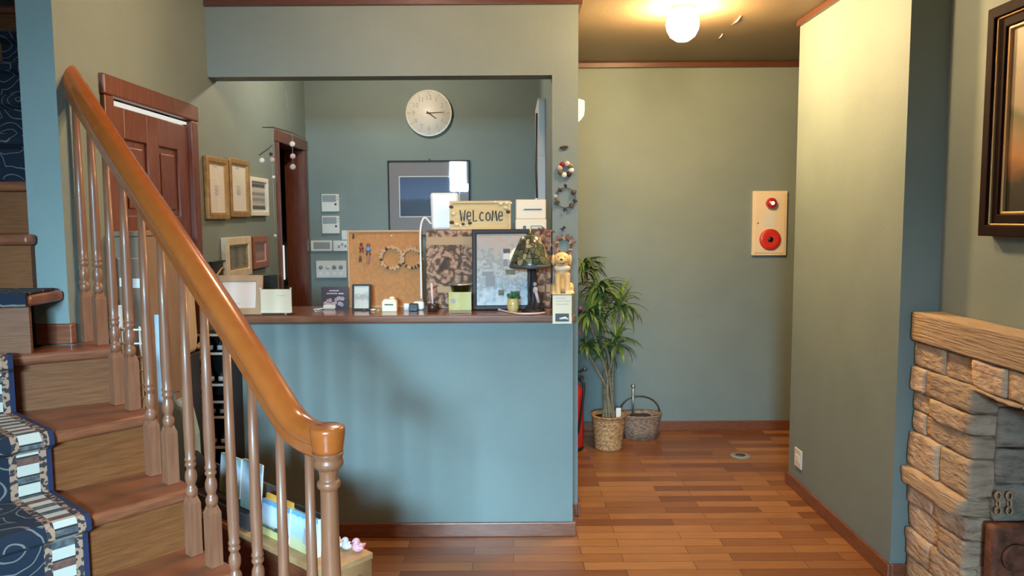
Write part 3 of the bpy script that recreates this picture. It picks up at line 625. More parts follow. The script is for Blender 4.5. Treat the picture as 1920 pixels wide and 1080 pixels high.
# cork board
Yc = 3.66
x0, x1, z0, z1 = rect(651, 432, 794, 578, Yc); z0 = ZT
cb = thing('cork_board', ((x0 + x1) / 2, Yc + .01, ZT), 'large cork notice board standing on the counter', 'notice board')
MB().box(x0 + .008, x1 - .008, Yc, Yc + .012, ZT + .005, z1 - .008).build('cork_panel', 'cork', cb)
MB().ring((V(((x0 + x1) / 2, Yc + .012, (ZT + z1) / 2)), X_, Z_, -Y_), x1 - x0, z1 - ZT, .010, 0, .020).build('frame', 'kraft', cb, bevel=.002)
MB().ball(at(734, 442, Yc - .004), .004, 8).build('pin', 'white', cb)
def wreath(name, label, px, py, Rpx, Y, items, mname, seed, thick=.006, twigm='twig', hang=None):
    rnd = random.Random(seed); c = at(px, py, Y); R = Rpx * Y / FPX; c.y = Y - .006
    t = thing(name, c - Z_ * R, label, 'wreath')
    MB().tube([c + X_ * R * math.cos(a) + Z_ * R * math.sin(a) for a in [2 * math.pi * i / 28 for i in range(29)]], thick, 7).build('ring', twigm, t)
    for i, (kind, m, r) in enumerate(items):
        a = 2 * math.pi * (i + .2 * rnd.random()) / len(items) + .5; p = c + X_ * R * math.cos(a) + Z_ * R * math.sin(a) - Y_ * .005
        if kind == 'ball': MB().ball(p, r, 12).build('felt_ball', m, t)
        elif kind == 'cone':
            k = MB(); d = V((math.cos(a), 0, math.sin(a)))
            k.lathe([(.001, -r), (r * .7, -r * .6), (r * .5, -r * .45), (r * .9, -r * .1), (r * .65, 0), (r * .75, r * .35), (r * .45, r * .45), (r * .4, r * .8), (.001, r)], p, 9, ax=(Y_, d.cross(Y_), d), smooth=False); k.build('pine_cone', m, t)
        elif kind == 'leaf':
            k = MB()
            for q in range(2):
                an = a + rnd.uniform(-1.2, 1.2); d = V((math.cos(an), -.3, math.sin(an))).normalized(); sd = d.cross(Y_).normalized()
                k.add([p, p + d * r + sd * r * .45 - Y_ * .002, p + d * r * 2.2, p + d * r - sd * r * .45 - Y_ * .002, p + d * r + Y_ * .003], [(0, 1, 4), (1, 2, 4), (2, 3, 4), (3, 0, 4), (0, 3, 2, 1)])
            k.build('leaf', m, t)
        else:
            k = MB(); k.obox(p, ((math.cos(a + .6), 0, math.sin(a + .6)), (0, 1, 0), (-math.sin(a + .6), 0, math.cos(a + .6))), (r, r * .5, r * .5)); k.build('wood_chip', m, t)
    return t
def chips(n, rnd): return [(('chip', 'bark', rnd.uniform(.006, .012)) if rnd.random() < .75 else ('cone', 'barkdark', .008)) for _ in range(n)]
rr = random.Random(3)
wreath('bark_wreath', 'round bark chip wreath pinned whole to middle of cork board', 735, 483, 20, Yc - .004, chips(20, rr), 'bark', 1, .007, 'bark')
wreath('bark_wreath', 'bark chip wreath half hidden beside the stone print box', 773, 484, 18, Yc - .004, chips(18, rr), 'bark', 2, .007, 'bark')
def figure(label, px, py, Y, cols, hgt):
    p = at(px, py, Y); p.y = Y - .008; t = thing('pin_figure', p - Z_ * hgt / 2, label, 'ornament'); s = hgt / 2
    MB().ball(p + Z_ * s * .62, (s * .3, s * .2, s * .32), 10).build('head', cols[0], t)
    MB().lathe([(.001, -s * .3), (s * .42, -s * .25), (s * .34, s * .1), (s * .16, s * .4), (.001, s * .42)], p, 10).build('body', cols[1], t)
    for d in (-1, 1): MB().tube([p + X_ * d * s * .15 - Z_ * s * .2, p + X_ * d * s * .3 - Z_ * s * .95], s * .12, 6).build('leg', cols[2], t)
figure('small blue painted figure pinned at upper left of cork board', 691, 467, Yc, ('redfig', 'bluefig', 'redfig'), .062)
figure('small russet figure beside the blue one on cork board', 678, 464, Yc, ('barkdark', 'redfig', 'redfig'), .05)
figure('tiny dark brown figure in top left corner of cork board', 663, 443, Yc, ('barkdark', 'barkdark', 'barkdark'), .026)
figure('tiny dark figure below the russet one on cork board', 676, 485, Yc, ('redfig', 'barkdark', 'barkdark'), .036)
p = at(691, 488, Yc); t = MB(); t.obox((p.x, Yc - .005, p.z), ((.3, 0, 1), (0, 1, 0), (1, 0, -.3)), (.018, .004, .006)); tag(t.build('wood_tag', 'redfig'), 'slim russet strip hanging under the blue figure', 'ornament')

# little dark frame with a drawing
Y = 3.57
x0, x1, z0, z1 = rect(660, 534, 696, 579, Y)
a = math.radians(8); upv = V((0, math.sin(a), math.cos(a))); ez = V((0, -math.cos(a), math.sin(a)))
framed('photo_frame', 'small dark brown frame with pencil portrait before cork board', x1 - x0, z1 - ZT + .004, V(((x0 + x1) / 2, Y + .004, (ZT + z1) / 2)), (X_, upv, ez), .009, .012, 'frameblack', 'sketch', glass=False)
# shells and stones in front
for i, (px, r, m, lab) in enumerate(((683, .008, 'cone', 'tiny brown pebble before the portrait frame'), (700, .011, 'shell', 'cream shell beside the portrait frame'), (709, .005, 'shell', 'smallest cream shell right of the portrait frame'))):
    p = at(px, 577, 3.53); o = MB(); o.ball((p.x, 3.53, ZT + r * .5), (r * 1.3, r, r * .5), 10); tag(o.build('shell' if i else 'pebble', m), lab, 'shell' if i else 'pebble')
# cream money box house
x0, x1, z0, z1 = rect(717, 556, 745, 577, 3.52); zt = ZT + .062
mb = thing('money_box', ((x0 + x1) / 2, 3.52, ZT), 'small cream box with dark slot before the cork board', 'box')
o = MB(); w = (x1 - x0) / 2; cx = (x0 + x1) / 2
o.prism([(-w, 0), (w, 0), (w, .043), (w * .72, .056), (-w * .72, .056), (-w, .043)], (V((cx, 3.52, ZT)), X_, Z_, -Y_), -.022, .022); o.build('body', 'cream', mb, bevel=.003)
MB().box(cx - w * .62, cx + w * .55, 3.496, 3.499, ZT + .029, ZT + .034).build('slot', 'black', mb)
MB().ball((cx + w * .3, 3.52, ZT + .061), (.014, .008, .006), 10).build('lid_knob', 'cream', mb)
# tape holder: white roll and black block
x0, x1, z0, z1 = rect(768, 563, 784, 578, 3.52)
MBB = MB(); MBB.box(x0, x1, 3.50, 3.535, ZT, ZT + .034); tag(MBB.build('ink_pad', 'black', bevel=.003), 'small black square box beside the cream box', 'box')
x0, x1, z0, z1 = rect(757, 558, 767, 572, 3.55); o = MB(); cx = (x0 + x1) / 2
o.lathe([(.003, 0), (.014, 0), (.014, .03), (.011, .032), (.003, .03)], (cx, 3.55, ZT), 18); tag(o.build('small_cup', 'white'), 'small white cup left of the black square box', 'cup')
x0, x1, z0, z1 = rect(774, 553, 795, 563, 3.56); o = MB(); o.box(x0, x1, 3.545, 3.585, ZT, ZT + .040); tag(o.build('tape_dispenser', 'white', bevel=.012, seg=4), 'white rounded dispenser behind the black square box', 'dispenser')
# pen cup
p = at(811, 578, 3.49)
pc = thing('pen_cup', (p.x, 3.49, ZT), 'small dark pen cup with pale pink pen', 'pen cup')
MB().lathe([(.002, 0), (.022, 0), (.024, .036), (.020, .037), (.018, .006), (.002, .005)], (p.x, 3.49, ZT), 20).build('cup', 'pencup', pc)
MB().tube([(p.x + .002, 3.49, ZT + .008), (p.x - .004, 3.492, ZT + .13)], [.0045, .0055], 8).build('pen', 'pinkpen', pc)
# stone print stand
Y0 = 3.605
x0, x1, z0, z1 = rect(798, 432, 1036, 580, Y0); x1 = XP0 - .006; zs = z1
sb = thing('stone_print_box', ((x0 + x1) / 2, Y0, ZT), 'tall box covered in stone wall print under the welcome board', 'box')
MB().box(x0, x1, Y0, 3.735, ZT, zs).build('body', 'stoneprint', sb, bevel=.004)
MB().box(x0 + .003, x1, Y0 - .003, Y0, zs - .068, zs - .030).build('tan_band', 'tanband', sb)
MB().box(x0 + .05, x1, Y0 - .003, Y0, ZT + .075, ZT + .105).build('tan_band', 'tanband', sb)
# router
x0, x1, z0, z1 = rect(806, 362, 861, 432, 3.65); rt = thing('router', ((x0 + x1) / 2, 3.65, zs), 'upright glossy white router left of the welcome board', 'router')
MB().prism([(-.062, 0), (.062, 0), (.066, z1 - zs), (-.068, z1 - zs)], (V(((x0 + x1) / 2, 3.67, zs + .001)), X_, Z_, -Y_), -.02, .022).build('body', 'white', rt, bevel=.014, seg=4)
cpts = [at(808, 420, 3.655), at(796, 408, 3.645), at(789, 424, 3.63), at(788, 455, 3.60), at(789, 500, 3.59), at(790, 560, 3.585)]
cpts = smooth([tuple(q) for q in cpts], 6); MB().tube(cpts, .0045, 7).build('cable', 'white', rt)
# welcome board
Y = 3.625
x0, x1, z0, z1 = rect(843, 377, 958, 426, Y); cx = (x0 + x1) / 2
wb = thing('welcome_board', (cx, Y, zs), 'pale wooden welcome board edged with shells', 'sign')
zb = zs + .002; hh = z1 - zb
MB().box(x0, x1, Y - .006, Y + .006, zb, z1).build('board', 'signwood', wb, bevel=.003)
MB().ring((V((cx, Y - .006, (zb + z1) / 2)), X_, Z_, -Y_), x1 - x0, hh, .012, 0, .006).build('rim', 'signwood', wb, bevel=.002)
# hand-lettered word, drawn as strokes
LET = {'W': [[(0, 1), (.25, 0), (.5, .75), (.75, 0), (1, 1)]], 'e': [[(.05, .42), (.85, .48), (.75, .8), (.4, .88), (.1, .6), (.1, .25), (.4, .02), (.85, .15)]], 'L': [[(.1, 1), (.1, 0), (.8, .04)]],
       'c': [[(.85, .7), (.5, .82), (.15, .6), (.12, .25), (.45, .03), (.85, .12)]], 'o': [[(.5, .8), (.12, .6), (.12, .2), (.5, .02), (.88, .2), (.88, .6), (.5, .8)]], 'M': [[(.02, 0), (.2, .95), (.5, .35), (.8, .95), (1, 0)]]}
o = MB(); lx = at(862, 402, Y).x; wl = (at(945, 402, Y).x - lx) / 7
for i, ch in enumerate('WeLcoMe'):
    for stroke in LET[ch]:
        o.tube([V((lx + wl * (i + .08 + .80 * q[0] * 1.0), Y - .0075, zb + hh * .30 + q[1] * hh * .38)) for q in stroke], .0036, 6)
o.build('lettering', 'ink', wb)
for px, py, r, m in ((846, 388, .011, 'barkdark'), (850, 401, .012, 'shell'), (847, 417, .012, 'barkdark'), (856, 421, .012, 'shell'), (868, 420, .009, 'barkdark'), (864, 424, .010, 'shell'), (881, 418, .010, 'barkdark'),
                     (939, 382, .013, 'shell'), (950, 381, .012, 'shell'), (957, 381, .009, 'shell'), (948, 390, .011, 'shell'), (953, 397, .012, 'barkdark'), (928, 379, .009, 'shell'), (876, 424, .008, 'shell')):
    q = at(px, py, Y - .010); MB().ball(q, (r, r * .6, r * .75), 9).build('shell', m, wb)
# label printer
x0, x1, z0, z1 = rect(966, 374, 1025, 430, 3.62); cx = (x0 + x1) / 2
lp = thing('label_printer', (cx, 3.66, zs), 'boxy beige printer right of the welcome board', 'printer')
hp = z1 - zs; w = (x1 - x0) / 2
MB().box(cx - w, cx + w, 3.625, 3.725, zs, zs + hp * .35).box(cx - w * .97, cx + w * .97, 3.627, 3.722, zs + hp * .34, zs + hp).build('body', 'beigepl', lp, bevel=.006, seg=3)
MB().box(cx - w * .45, cx + w * .70, 3.623, 3.627, zs + hp * .655, zs + hp * .69).build('slot', 'black', lp)
MB().box(cx - w * .5, cx - w * .32, 3.622, 3.626, zs + hp * .03, zs + hp * .13).build('button', 'black', lp)
MB().ring((V((cx + w * .35, 3.624, zs + hp * .07)), X_, Z_, -Y_), w * .72, hp * .12, .002, 0, .003).build('label_window', 'ink', lp)
# garland of dried leaves behind the lamp
gl = MB(); rg = random.Random(5)
for i in range(46):
    px = rg.uniform(1013, 1034); py = rg.uniform(436, 500) if i % 3 else rg.uniform(428, 440); c = at(px, py, 3.585 + rg.uniform(-.01, .01)); d = V((rg.uniform(-1, 1), -.4, rg.uniform(-1, 1))).normalized(); sd = d.cross(Y_).normalized(); r = rg.uniform(.010, .018)
    gl.add([c, c + d * r + sd * r * .5, c + d * r * 2, c + d * r - sd * r * .5, c + d * r - Y_ * .003], [(0, 1, 4), (1, 2, 4), (2, 3, 4), (3, 0, 4), (0, 3, 2, 1)])
gl.tube([at(1022, 436, 3.59), at(1021, 470, 3.592), at(1024, 505, 3.59), at(1022, 560, 3.59)], .004, 6)
g_ = tag(gl.build('dried_garland', 'dryleaf'), 'dried brown leaf garland hanging behind the stained glass lamp', 'garland')
# photo frame with collage
Y = 3.538; x0, x1, z0, z1 = rect(884, 431, 998, 579, Y); a = math.radians(8.2); upv = V((0, math.sin(a), math.cos(a))); ez = V((0, -math.cos(a), math.sin(a)))
fh = (z1 - ZT) / math.cos(a)
pf = framed('poster_frame', 'black framed collage print below the welcome board', x1 - x0, fh, V(((x0 + x1) / 2, Y + .028, (ZT + z1) / 2)), (X_, upv, ez), .021, .016, 'frameblack', 'poster')
o = V(((x0 + x1) / 2, Y + .028, (ZT + z1) / 2)); q = MB(); rp = random.Random(9); F = (o, X_, upv, ez)
for i in range(11):
    cx, cy, w, hh = rp.uniform(-.07, .085), rp.uniform(-.13, .13), rp.uniform(.008, .028), rp.uniform(.008, .03)
    cx = max(-.10 + w, min(.10 - w, cx)); q.prism([(cx - w, cy - hh), (cx + w, cy - hh), (cx + w, cy + hh), (cx - w, cy + hh)], F, .0068 + .0001 * i * .5, .0072 + .0001 * i * .5, i % 4)
q.build('pasted_photo', ['poster', 'bwprint', 'silvermat', 'forest'], pf)
# stained glass lamp
p = at(995, 578, 3.425); cx = p.x; Yl = 3.425
tl = thing('table_lamp', (cx, Yl, ZT), 'stained glass table lamp with dark trunk base', 'lamp')
zsh0 = at(1000, 500, Yl).z; zsh1 = at(1000, 440, Yl).z; hs = zsh1 - zsh0; R = 38.5 * Yl / FPX
shade = MB().lathe([(R, 0), (R * 1.01, .014), (R * .93, hs * .26), (R * .77, hs * .5), (R * .60, hs * .75), (R * .46, hs * .93), (R * .2, hs), (R * .18, hs - .003), (R * .44, hs * .9), (R * .75, hs * .47), (R * .97, .012)], (cx, Yl, zsh0), 36).build('lamp_shade', 'tiffany', tl)
MB().lathe([(R * .98, -.006), (R * 1.03, -.003), (R * 1.03, .010), (R * .98, .012)], (cx, Yl, zsh0), 36).build('shade_rim', 'darkgrey', shade)
MB().lathe([(.001, 0), (.05, 0), (.055, .008), (.042, .02), (.022, .035), (.016, .07), (.020, .1), (.015, .14), (.012, zsh0 - ZT + .03), (.001, zsh0 - ZT + .03)], (cx + .012, Yl, ZT), 12).build('base', 'frameblack', tl)
MB().tube([(cx + .02, Yl - .02, ZT + .01), (cx + .035, Yl - .03, ZT + .06), (cx + .015, Yl - .02, ZT + .12), (cx + .02, Yl - .01, ZT + .18)], [.02, .016, .012, .006], 9).build('trunk', 'wire', tl)
MB().ball((cx + .02, Yl - .045, ZT + .105), (.012, .010, .017), 10).ball((cx + .018, Yl - .047, ZT + .132), (.009, .008, .009), 10).tube([(cx + .022, Yl - .05, ZT + .095), (cx + .034, Yl - .05, ZT + .05)], .007, 7).build('figurine', 'felt_grey', tl)
MB().lathe([(.003, 0), (.006, .004), (.003, .012), (.006, .02), (.001, .026)], (cx, Yl, zsh1), 10).build('finial', 'brass', shade)
# plant in yellow pot
p = at(962, 582, 3.42); yp = thing('succulent_pot', (p.x, 3.42, ZT), 'small green succulent in yellow pot before the black frame', 'potted plant')
MB().lathe([(.001, 0), (.020, 0), (.027, .025), (.027, .045), (.023, .066), (.020, .066), (.020, .058), (.001, .058)], (p.x, 3.42, ZT), 20).build('pot', 'yellow', yp)
o = MB(); rs = random.Random(2)
for i in range(26):
    an = rs.uniform(0, 6.28); el = rs.uniform(.2, 1.4); d = V((math.cos(an) * math.cos(el), math.sin(an) * math.cos(el), math.sin(el))); o.tube([V((p.x, 3.42, ZT + .060)), V((p.x, 3.42, ZT + .062)) + d * .018, V((p.x, 3.42, ZT + .062)) + d * .036], [.003, .005, .001], 5)
o.build('leaf_cluster', 'succ', yp)
MB().ball((p.x - .010, 3.396, ZT + .036), (.003, .002, .003), 8).build('painted_dot', 'ink', yp)
# cord / stick on the counter
o = MB(); o.tube(smooth([tuple(V((q.x, q.y, ZT + .005))) for q in (atz(936, 583, ZT), atz(950, 586, ZT), atz(972, 590, ZT), atz(1002, 590, ZT), atz(1022, 588, ZT))], 5), .0042, 7)
o.ball(V((atz(936, 583, ZT).x, atz(936, 583, ZT).y, ZT + .006)), .006, 8); tag(o.build('power_cord', 'pinkpen'), 'pale cord curving on counter before the lamp', 'cord')
# yellow card and bowl
Y = 3.40; x0, x1, z0, z1 = rect(841, 548, 884, 588, Y)
yc = thing('yellow_card', ((x0 + x1) / 2, Y, ZT), 'yellow printed card upright in clear stand', 'card')
MB().box(x0, x1, Y, Y + .003, ZT + .017, z1).build('card', 'labelcard', yc)
MB().box(x0 - .001, x1 + .001, Y - .003, Y - .001, ZT + .002, z1 + .001).box(x0 - .001, x1 + .001, Y - .003, Y + .05, ZT, ZT + .002).build('stand', 'acrylic', yc)
MB().box(x0, x1, Y, Y + .003, ZT + .003, ZT + .017).build('lower_strip', 'tanband', yc)
MB().lathe([(.008, 0), (.011, 0), (.011, .001), (.008, .001)], (x0 + .02, Y - .0005, (ZT + z1) / 2 + .01), 18, ax=(X_, Z_, -Y_)).build('printed_ring', 'felt_grey', yc)
p = at(864, 550, 3.52); bw = thing('glass_bowl', (p.x, 3.52, ZT), 'greenish glass bowl behind the yellow card', 'bowl')
MB().lathe([(.001, 0), (.03, 0), (.032, .008), (.018, .03), (.018, .06), (.04, .085), (.052, .118), (.052, .124), (.048, .122), (.036, .088), (.012, .066), (.001, .064)], (p.x, 3.52, ZT), 24).build('bowl', 'bowl', bw)
MB().lathe([(.050, .119), (.054, .119), (.054, .125), (.050, .125)], (p.x, 3.52, ZT), 24).build('rim', 'steel', bw)
# dog ornament on its pedestal with the hanging card
p = at(1054, 552, 3.42); Yd = 3.42; zp = p.z
pd = MB(); pd.box(p.x - .042, p.x + .048, Yd - .065, Yd + .06, ZT, zp); tag(pd.build('pedestal_box', 'felt_olive', bevel=.004), 'dark olive box under the dog ornament', 'box')
dg = thing('dog_ornament', (p.x, Yd, zp), 'golden sitting dog ornament with pale scarf', 'ornament')
Dx, Dz = p.x, zp; s = .195
D = MB()
D.ball((Dx, Yd + .01, Dz + .068), (.036, .036, .060), 14); D.ball((Dx, Yd + .015, Dz + .035), (.044, .042, .036), 14); D.ball((Dx, Yd - .005, Dz + .10), (.031, .030, .034), 14)
for d in (-1, 1):
    D.tube([(Dx + d * .020, Yd - .02, Dz + .095), (Dx + d * .021, Yd - .030, Dz + .045), (Dx + d * .020, Yd - .034, Dz + .010)], [.016, .0125, .0125], 10)
    D.ball((Dx + d * .020, Yd - .042, Dz + .009), (.013, .018, .009), 10); D.ball((Dx + d * .038, Yd - .002, Dz + .028), (.016, .030, .026), 10); D.ball((Dx + d * .042, Yd - .030, Dz + .009), (.012, .020, .009), 10)
D.tube([(Dx, Yd, Dz + .115), (Dx - .002, Yd - .006, Dz + .145)], [.028, .030], 12)
D.ball((Dx - .002, Yd - .008, Dz + .158), (.037, .033, .031), 14); D.ball((Dx - .006, Yd - .034, Dz + .151), (.023, .021, .018), 12)
D.tube([(Dx + .02, Yd + .045, Dz + .012), (Dx + .05, Yd + .04, Dz + .012)], [.012, .006], 8)
dg = D.build('body', 'dog', dg, remesh=.0035)
for d in (-1, 1): MB().ball((Dx + d * .037 - .002, Yd - .002, Dz + .153), (.009, .017, .025), 10).build('ear', 'dog', dg); MB().ball((Dx + d * .014 - .005, Yd - .038, Dz + .168), (.0032, .0025, .0022), 8).build('eye', 'ink', dg)
MB().ball((Dx - .007, Yd - .055, Dz + .158), (.006, .004, .005), 10).build('nose', 'black', dg)
MB().tube([(Dx - .014, Yd - .052, Dz + .142), (Dx - .006, Yd - .054, Dz + .139), (Dx + .006, Yd - .051, Dz + .143)], .0014, 6).build('mouth', 'ink', dg)
MB().lathe([(.031, -.010), (.036, -.006), (.036, .006), (.031, .011), (.026, 0)], (Dx, Yd - .006, Dz + .118), 22).build('scarf', 'scarf', dg)
Y = 3.338; x0, x1, z0, z1 = rect(1036, 552, 1072, 607, Y)
cc = thing('hanging_card', ((x0 + x1) / 2, Y, z0), 'cream card with animal picture hanging below the dog', 'card')
MB().box(x0, x1, Y, Y + .002, z0, z1).box(x0, x1, Y, Yd - .066, z1, z1 + .0015).build('card', 'cream', cc)
MB().box(x0 + .012, x1 - .012, Y - .0008, Y, z0 + .010, z0 + .045).build('printed_photo', 'darkgrey', cc)
MB().tube([V((x0 + .03, Y - .001, z0 + .022)), V((x0 + .055, Y - .001, z0 + .026)), V((x0 + .068, Y - .001, z0 + .020))], [.004, .006, .003], 8).build('printed_animal', 'paper', cc)
lines(cc, 'printed_lines', V((x0, Y - .0004, z0)), X_, Z_, [(.035, .112, .05), (.045, .100, .06), (.042, .086, .055)], 'felt_grey', .0011)
MB().box(x0, x1, Y - .002, Y, z1 - .003, z1).build('top_edge', 'ink', cc)
# purple floral sign, mouse
Y = 3.60; x0, x1, z0, z1 = rect(602, 538, 653, 582, Y); cx = (x0 + x1) / 2
fs_ = thing('floral_sign', (cx, Y, ZT), 'dark plum card with mauve flowers left of cork board', 'sign')
MB().box(x0, x1, Y, Y + .006, ZT, z1).build('panel', 'plum', fs_)
o = MB(); rf = random.Random(4)
for i in range(15):
    a_ = rf.uniform(0, 1); px = x0 + .012 + a_ * (x1 - x0 - .03); pz = ZT + .018 + rf.uniform(0, .04) * (1 if a_ > .3 else .6)
    for j in range(5): q = 6.28 * j / 5; o.ball((px + .006 * math.cos(q), Y - .0005, pz + .006 * math.sin(q)), (.0045, .001, .0045), 7)
o.build('printed_flower', 'flowerprint', fs_)
lines(fs_, 'printed_lines', V((cx, Y - .0006, z1)), X_, Z_, [(-.002, -.018, .045), (-.012, -.031, .05), (.030, -.032, .024)], 'flowerprint', .0026)
p = atz(618, 580, ZT); q = MB(); q.box(p.x - .03, p.x + .03, p.y - .012, p.y + .02, ZT, ZT + .022); ms = thing('white_adapter', (p.x, p.y, ZT), 'white plastic adapter before the plum floral card', 'adapter')
q.build('body', 'white', ms, bevel=.009, seg=3); e0 = atz(592, 586, ZT)
MB().tube(smooth([(p.x - .028, p.y, ZT + .006), (p.x - .045, p.y - .03, ZT + .004), (p.x - .065, p.y - .03, ZT + .004), (e0.x, e0.y, ZT + .004)], 4), .003, 6).build('cable', 'white', ms)
# kraft frame and acrylic stand
a = math.radians(10); upv = V((0, math.sin(a), math.cos(a))); ez = V((0, -math.cos(a), math.sin(a)))
Y = 3.395; x0, x1, z0, z1 = rect(400, 517, 492, 586, Y); o = V(((x0 + x1) / 2, Y + .02, (ZT + z1) / 2)); hh = z1 - ZT
kf = framed('kraft_frame', 'kraft brown cardboard frame holding blush paper on counter', x1 - x0, hh, o, (X_, upv, ez), .030, .012, 'kraft', 'pinkpaper', glass=False)
lines(kf, 'printed_lines', o + ez * .0056, X_, upv, [(-.035, -.03, .03), (-.02, -.038, .05)], 'felt_grey', .001)
MB().lathe([(.004, 0), (.006, 0), (.006, .001), (.004, .001)], o + ez * .0125 - upv * (hh / 2 - .014), 14, ax=(X_, upv, ez)).build('printed_mark', 'card', kf)
Y = 3.375; x0, x1, z0, z1 = rect(486, 538, 546, 588, Y); cx = (x0 + x1) / 2
as_ = thing('acrylic_stand', (cx, Y, ZT), 'clear acrylic stand with cream card on counter left', 'sign stand')
MB().box(cx - .072, cx + .072, Y + .018, Y + .022, ZT + .002, z1 + .004).box(cx - .078, cx + .078, Y - .012, Y + .06, ZT, ZT + .004).build('holder', 'acrylic', as_)
MB().box(cx - .068, cx + .068, Y + .012, Y + .015, ZT + .010, z1 - .012).build('card', 'cream', as_)
for sx in (-1, 1):
    for zz in (ZT + .014, z1 - .008): MB().ball((cx + sx * .066, Y + .010, zz), .0045, 8).build('corner_stud', 'white', as_)
lines(as_, 'printed_lines', V((cx, Y + .0115, z1 - .04)), X_, Z_, [(.02, 0, .04)], 'felt_grey', .0008)

# ------------------------------------------------------------------ office walls
def onleft(a, b_, c, d):       # pixel rectangle on the left wall -> y0,y1,z0,z1
    p, q = atx(a, b_, XL), atx(c, d, XL); return p.y, q.y
def leftpic(name, label, pxs, top, bot, bw, fm, pm, matw=0, matm='paper', lip=None, dep=.022, **k):
    t0 = atx(pxs[0], top, XL + dep); t1 = atx(pxs[1], top + 4, XL + dep); b0 = atx((pxs[0] + pxs[1]) / 2, bot, XL + dep)
    zt = (t0.z + t1.z) / 2; cy = (t0.y + t1.y) / 2; w = abs(t1.y - t0.y)
    return framed(name, label, w, zt - b0.z, V((XL + .001, cy, (zt + b0.z) / 2)), (Y_, Z_, X_), bw, dep, fm, pm, matw, matm, lip=lip, **k), cy, (zt + b0.z) / 2, w, zt - b0.z
for pxs, top, bot, lab in (((388, 428), 293, 411, 'tall gilt frame with cream sheet nearest the panelled door'), ((431, 467), 297, 407, 'tall gilt frame with cream sheet beside the white frame')):
    t, cy, cz, w, hh = leftpic('gilt_frame', lab, pxs, top, bot, .025, 'gold', 'paper', lip=(.006, 'goldbright'), group='gilt frames on office wall')
    ww = w - .08; lines(t, 'small_script', V((XL + .0108, cy, cz)), Y_, Z_, [(0, .01 - .008 * j, ww * (.22 if j % 2 else .3)) for j in range(6)] + [(-.01, .10, .035)], 'felt_grey', .0016)
leftpic('framed_print', 'white framed grey village print beside the gilt frames', (469, 503), 331, 405, .024, 'whitewood', 'bwprint', .012, 'whitewood')
leftpic('cream_frame', 'cream frame with woodland print below the gilt frames', (424, 471), 442, 520, .040, 'creamwood', 'forest', lip=(.008, 'gold'), dep=.03)
leftpic('russet_frame', 'small russet wooden frame right of the woodland print', (474, 503), 440, 503, .036, 'redwood', 'rosy', lip=(.005, 'felt_pink'))
t, cy, cz, w, hh = leftpic('black_plaque', 'black plaque with gold scroll low on office wall', (398, 428), 487, 530, .006, 'black', 'black', glass=False)
MB().tube(smooth([(XL + .0130, cy - w * .4, cz - hh * .3), (XL + .0130, cy - w * .1, cz - hh * .1), (XL + .0130, cy + w * .25, cz + hh * .15), (XL + .0130, cy + w * .35, cz - .02), (XL + .0130, cy, cz - hh * .25)], 5), .005, 6).build('gold_scroll', 'goldbright', t)
p = atx(504, 528, XL + .02); o = MB(); o.box(XL, XL + .05, p.y - .07, p.y + .07, p.z - .045, p.z + .035); tag(o.build('wall_box', 'black', bevel=.004), 'small black box low on wall beside the doorway', 'box')
# clock
p = at(804, 212, YO - .03); Rk = 42.5 * (YO - .03) / FPX; CK = V((p.x, YO, p.z))
ck = thing('wall_clock', CK - Z_ * Rk, 'round white wall clock on the office back wall', 'clock')
FR = (X_, Z_, -Y_)
MB().lathe([(.001, 0), (Rk * .96, 0), (Rk, .006), (Rk, .030), (Rk * .975, .034), (Rk * .95, .030), (Rk * .95, .026), (.001, .026)], CK, 48, ax=FR).build('case', 'white', ck)
dial = MB().lathe([(.001, .026), (Rk * .945, .026), (Rk * .945, .0275), (.001, .0275)], CK, 48, ax=FR).build('dial', 'white', ck)
o = MB()
for i in range(12):
    a_ = math.pi * 2 * i / 12; d = V((math.sin(a_), 0, math.cos(a_))); o.obox(CK - Y_ * .028 + d * Rk * .86, (d, d.cross(Y_), Y_), (Rk * .07, .0012, .0006))
o.build('tick_ring', 'grey', dial)
for i in range(1, 13):
    a_ = math.pi * 2 * i / 12; text(dial, 'numeral', str(i), CK - Y_ * .028 + V((math.sin(a_), 0, math.cos(a_))) * Rk * .66, X_, Z_, .044, 'felt_grey', .0004)
def hand(name, ang, L, w):
    d = V((math.sin(ang), 0, math.cos(ang))); sd = d.cross(Y_); MB().prism([(-.018, -w), (L, -w * .6), (L, w * .6), (-.018, w)], (CK - Y_ * .030, d, sd, -Y_), 0, .0012).build(name, 'ink', ck)
hand('minute_hand', math.radians(87), Rk * .64, .0035); hand('hour_hand', math.radians(127), Rk * .40, .0045)
MB().lathe([(.001, .0285), (.006, .0285), (.006, .033), (.001, .034)], CK, 14, ax=FR).build('centre_cap', 'ink', ck)
# black and silver picture on office back wall
x0, x1, z0, z1 = rect(726, 301, 882, 442, YO - .02); cx, cz = (x0 + x1) / 2, (z0 + z1) / 2
bp_ = framed('silver_mat_picture', 'glazed evening sea photograph in silver mat and thin black frame', x1 - x0, z1 - z0, V((cx, YO - .001, cz)), (X_, Z_, -Y_), .009, .022, 'frameblack', None, .09, 'silvermat')
a0, a1, c0, c1 = rect(749, 332, 861, 405, YO - .02); F = (V(((a0 + a1) / 2, YO - .001, (c0 + c1) / 2)), X_, Z_, -Y_)
MB().ring(F, a1 - a0 + .012, c1 - c0 + .012, .006, .006, .0098).build('inner_line', 'whitewood', bp_)
w, hh = (a1 - a0) / 2, (c1 - c0) / 2; MB().prism([(-w, -hh), (w, -hh), (w, hh), (-w, hh)], F, .006, .0095).build('picture', 'seaphoto', bp_)
MB().tube([V((cx, YO - .012, z1)), V((cx + .004, YO - .012, z1 + .012)), V((cx + .012, YO - .012, z1))], .003, 6).build('hanger', 'wire', bp_)
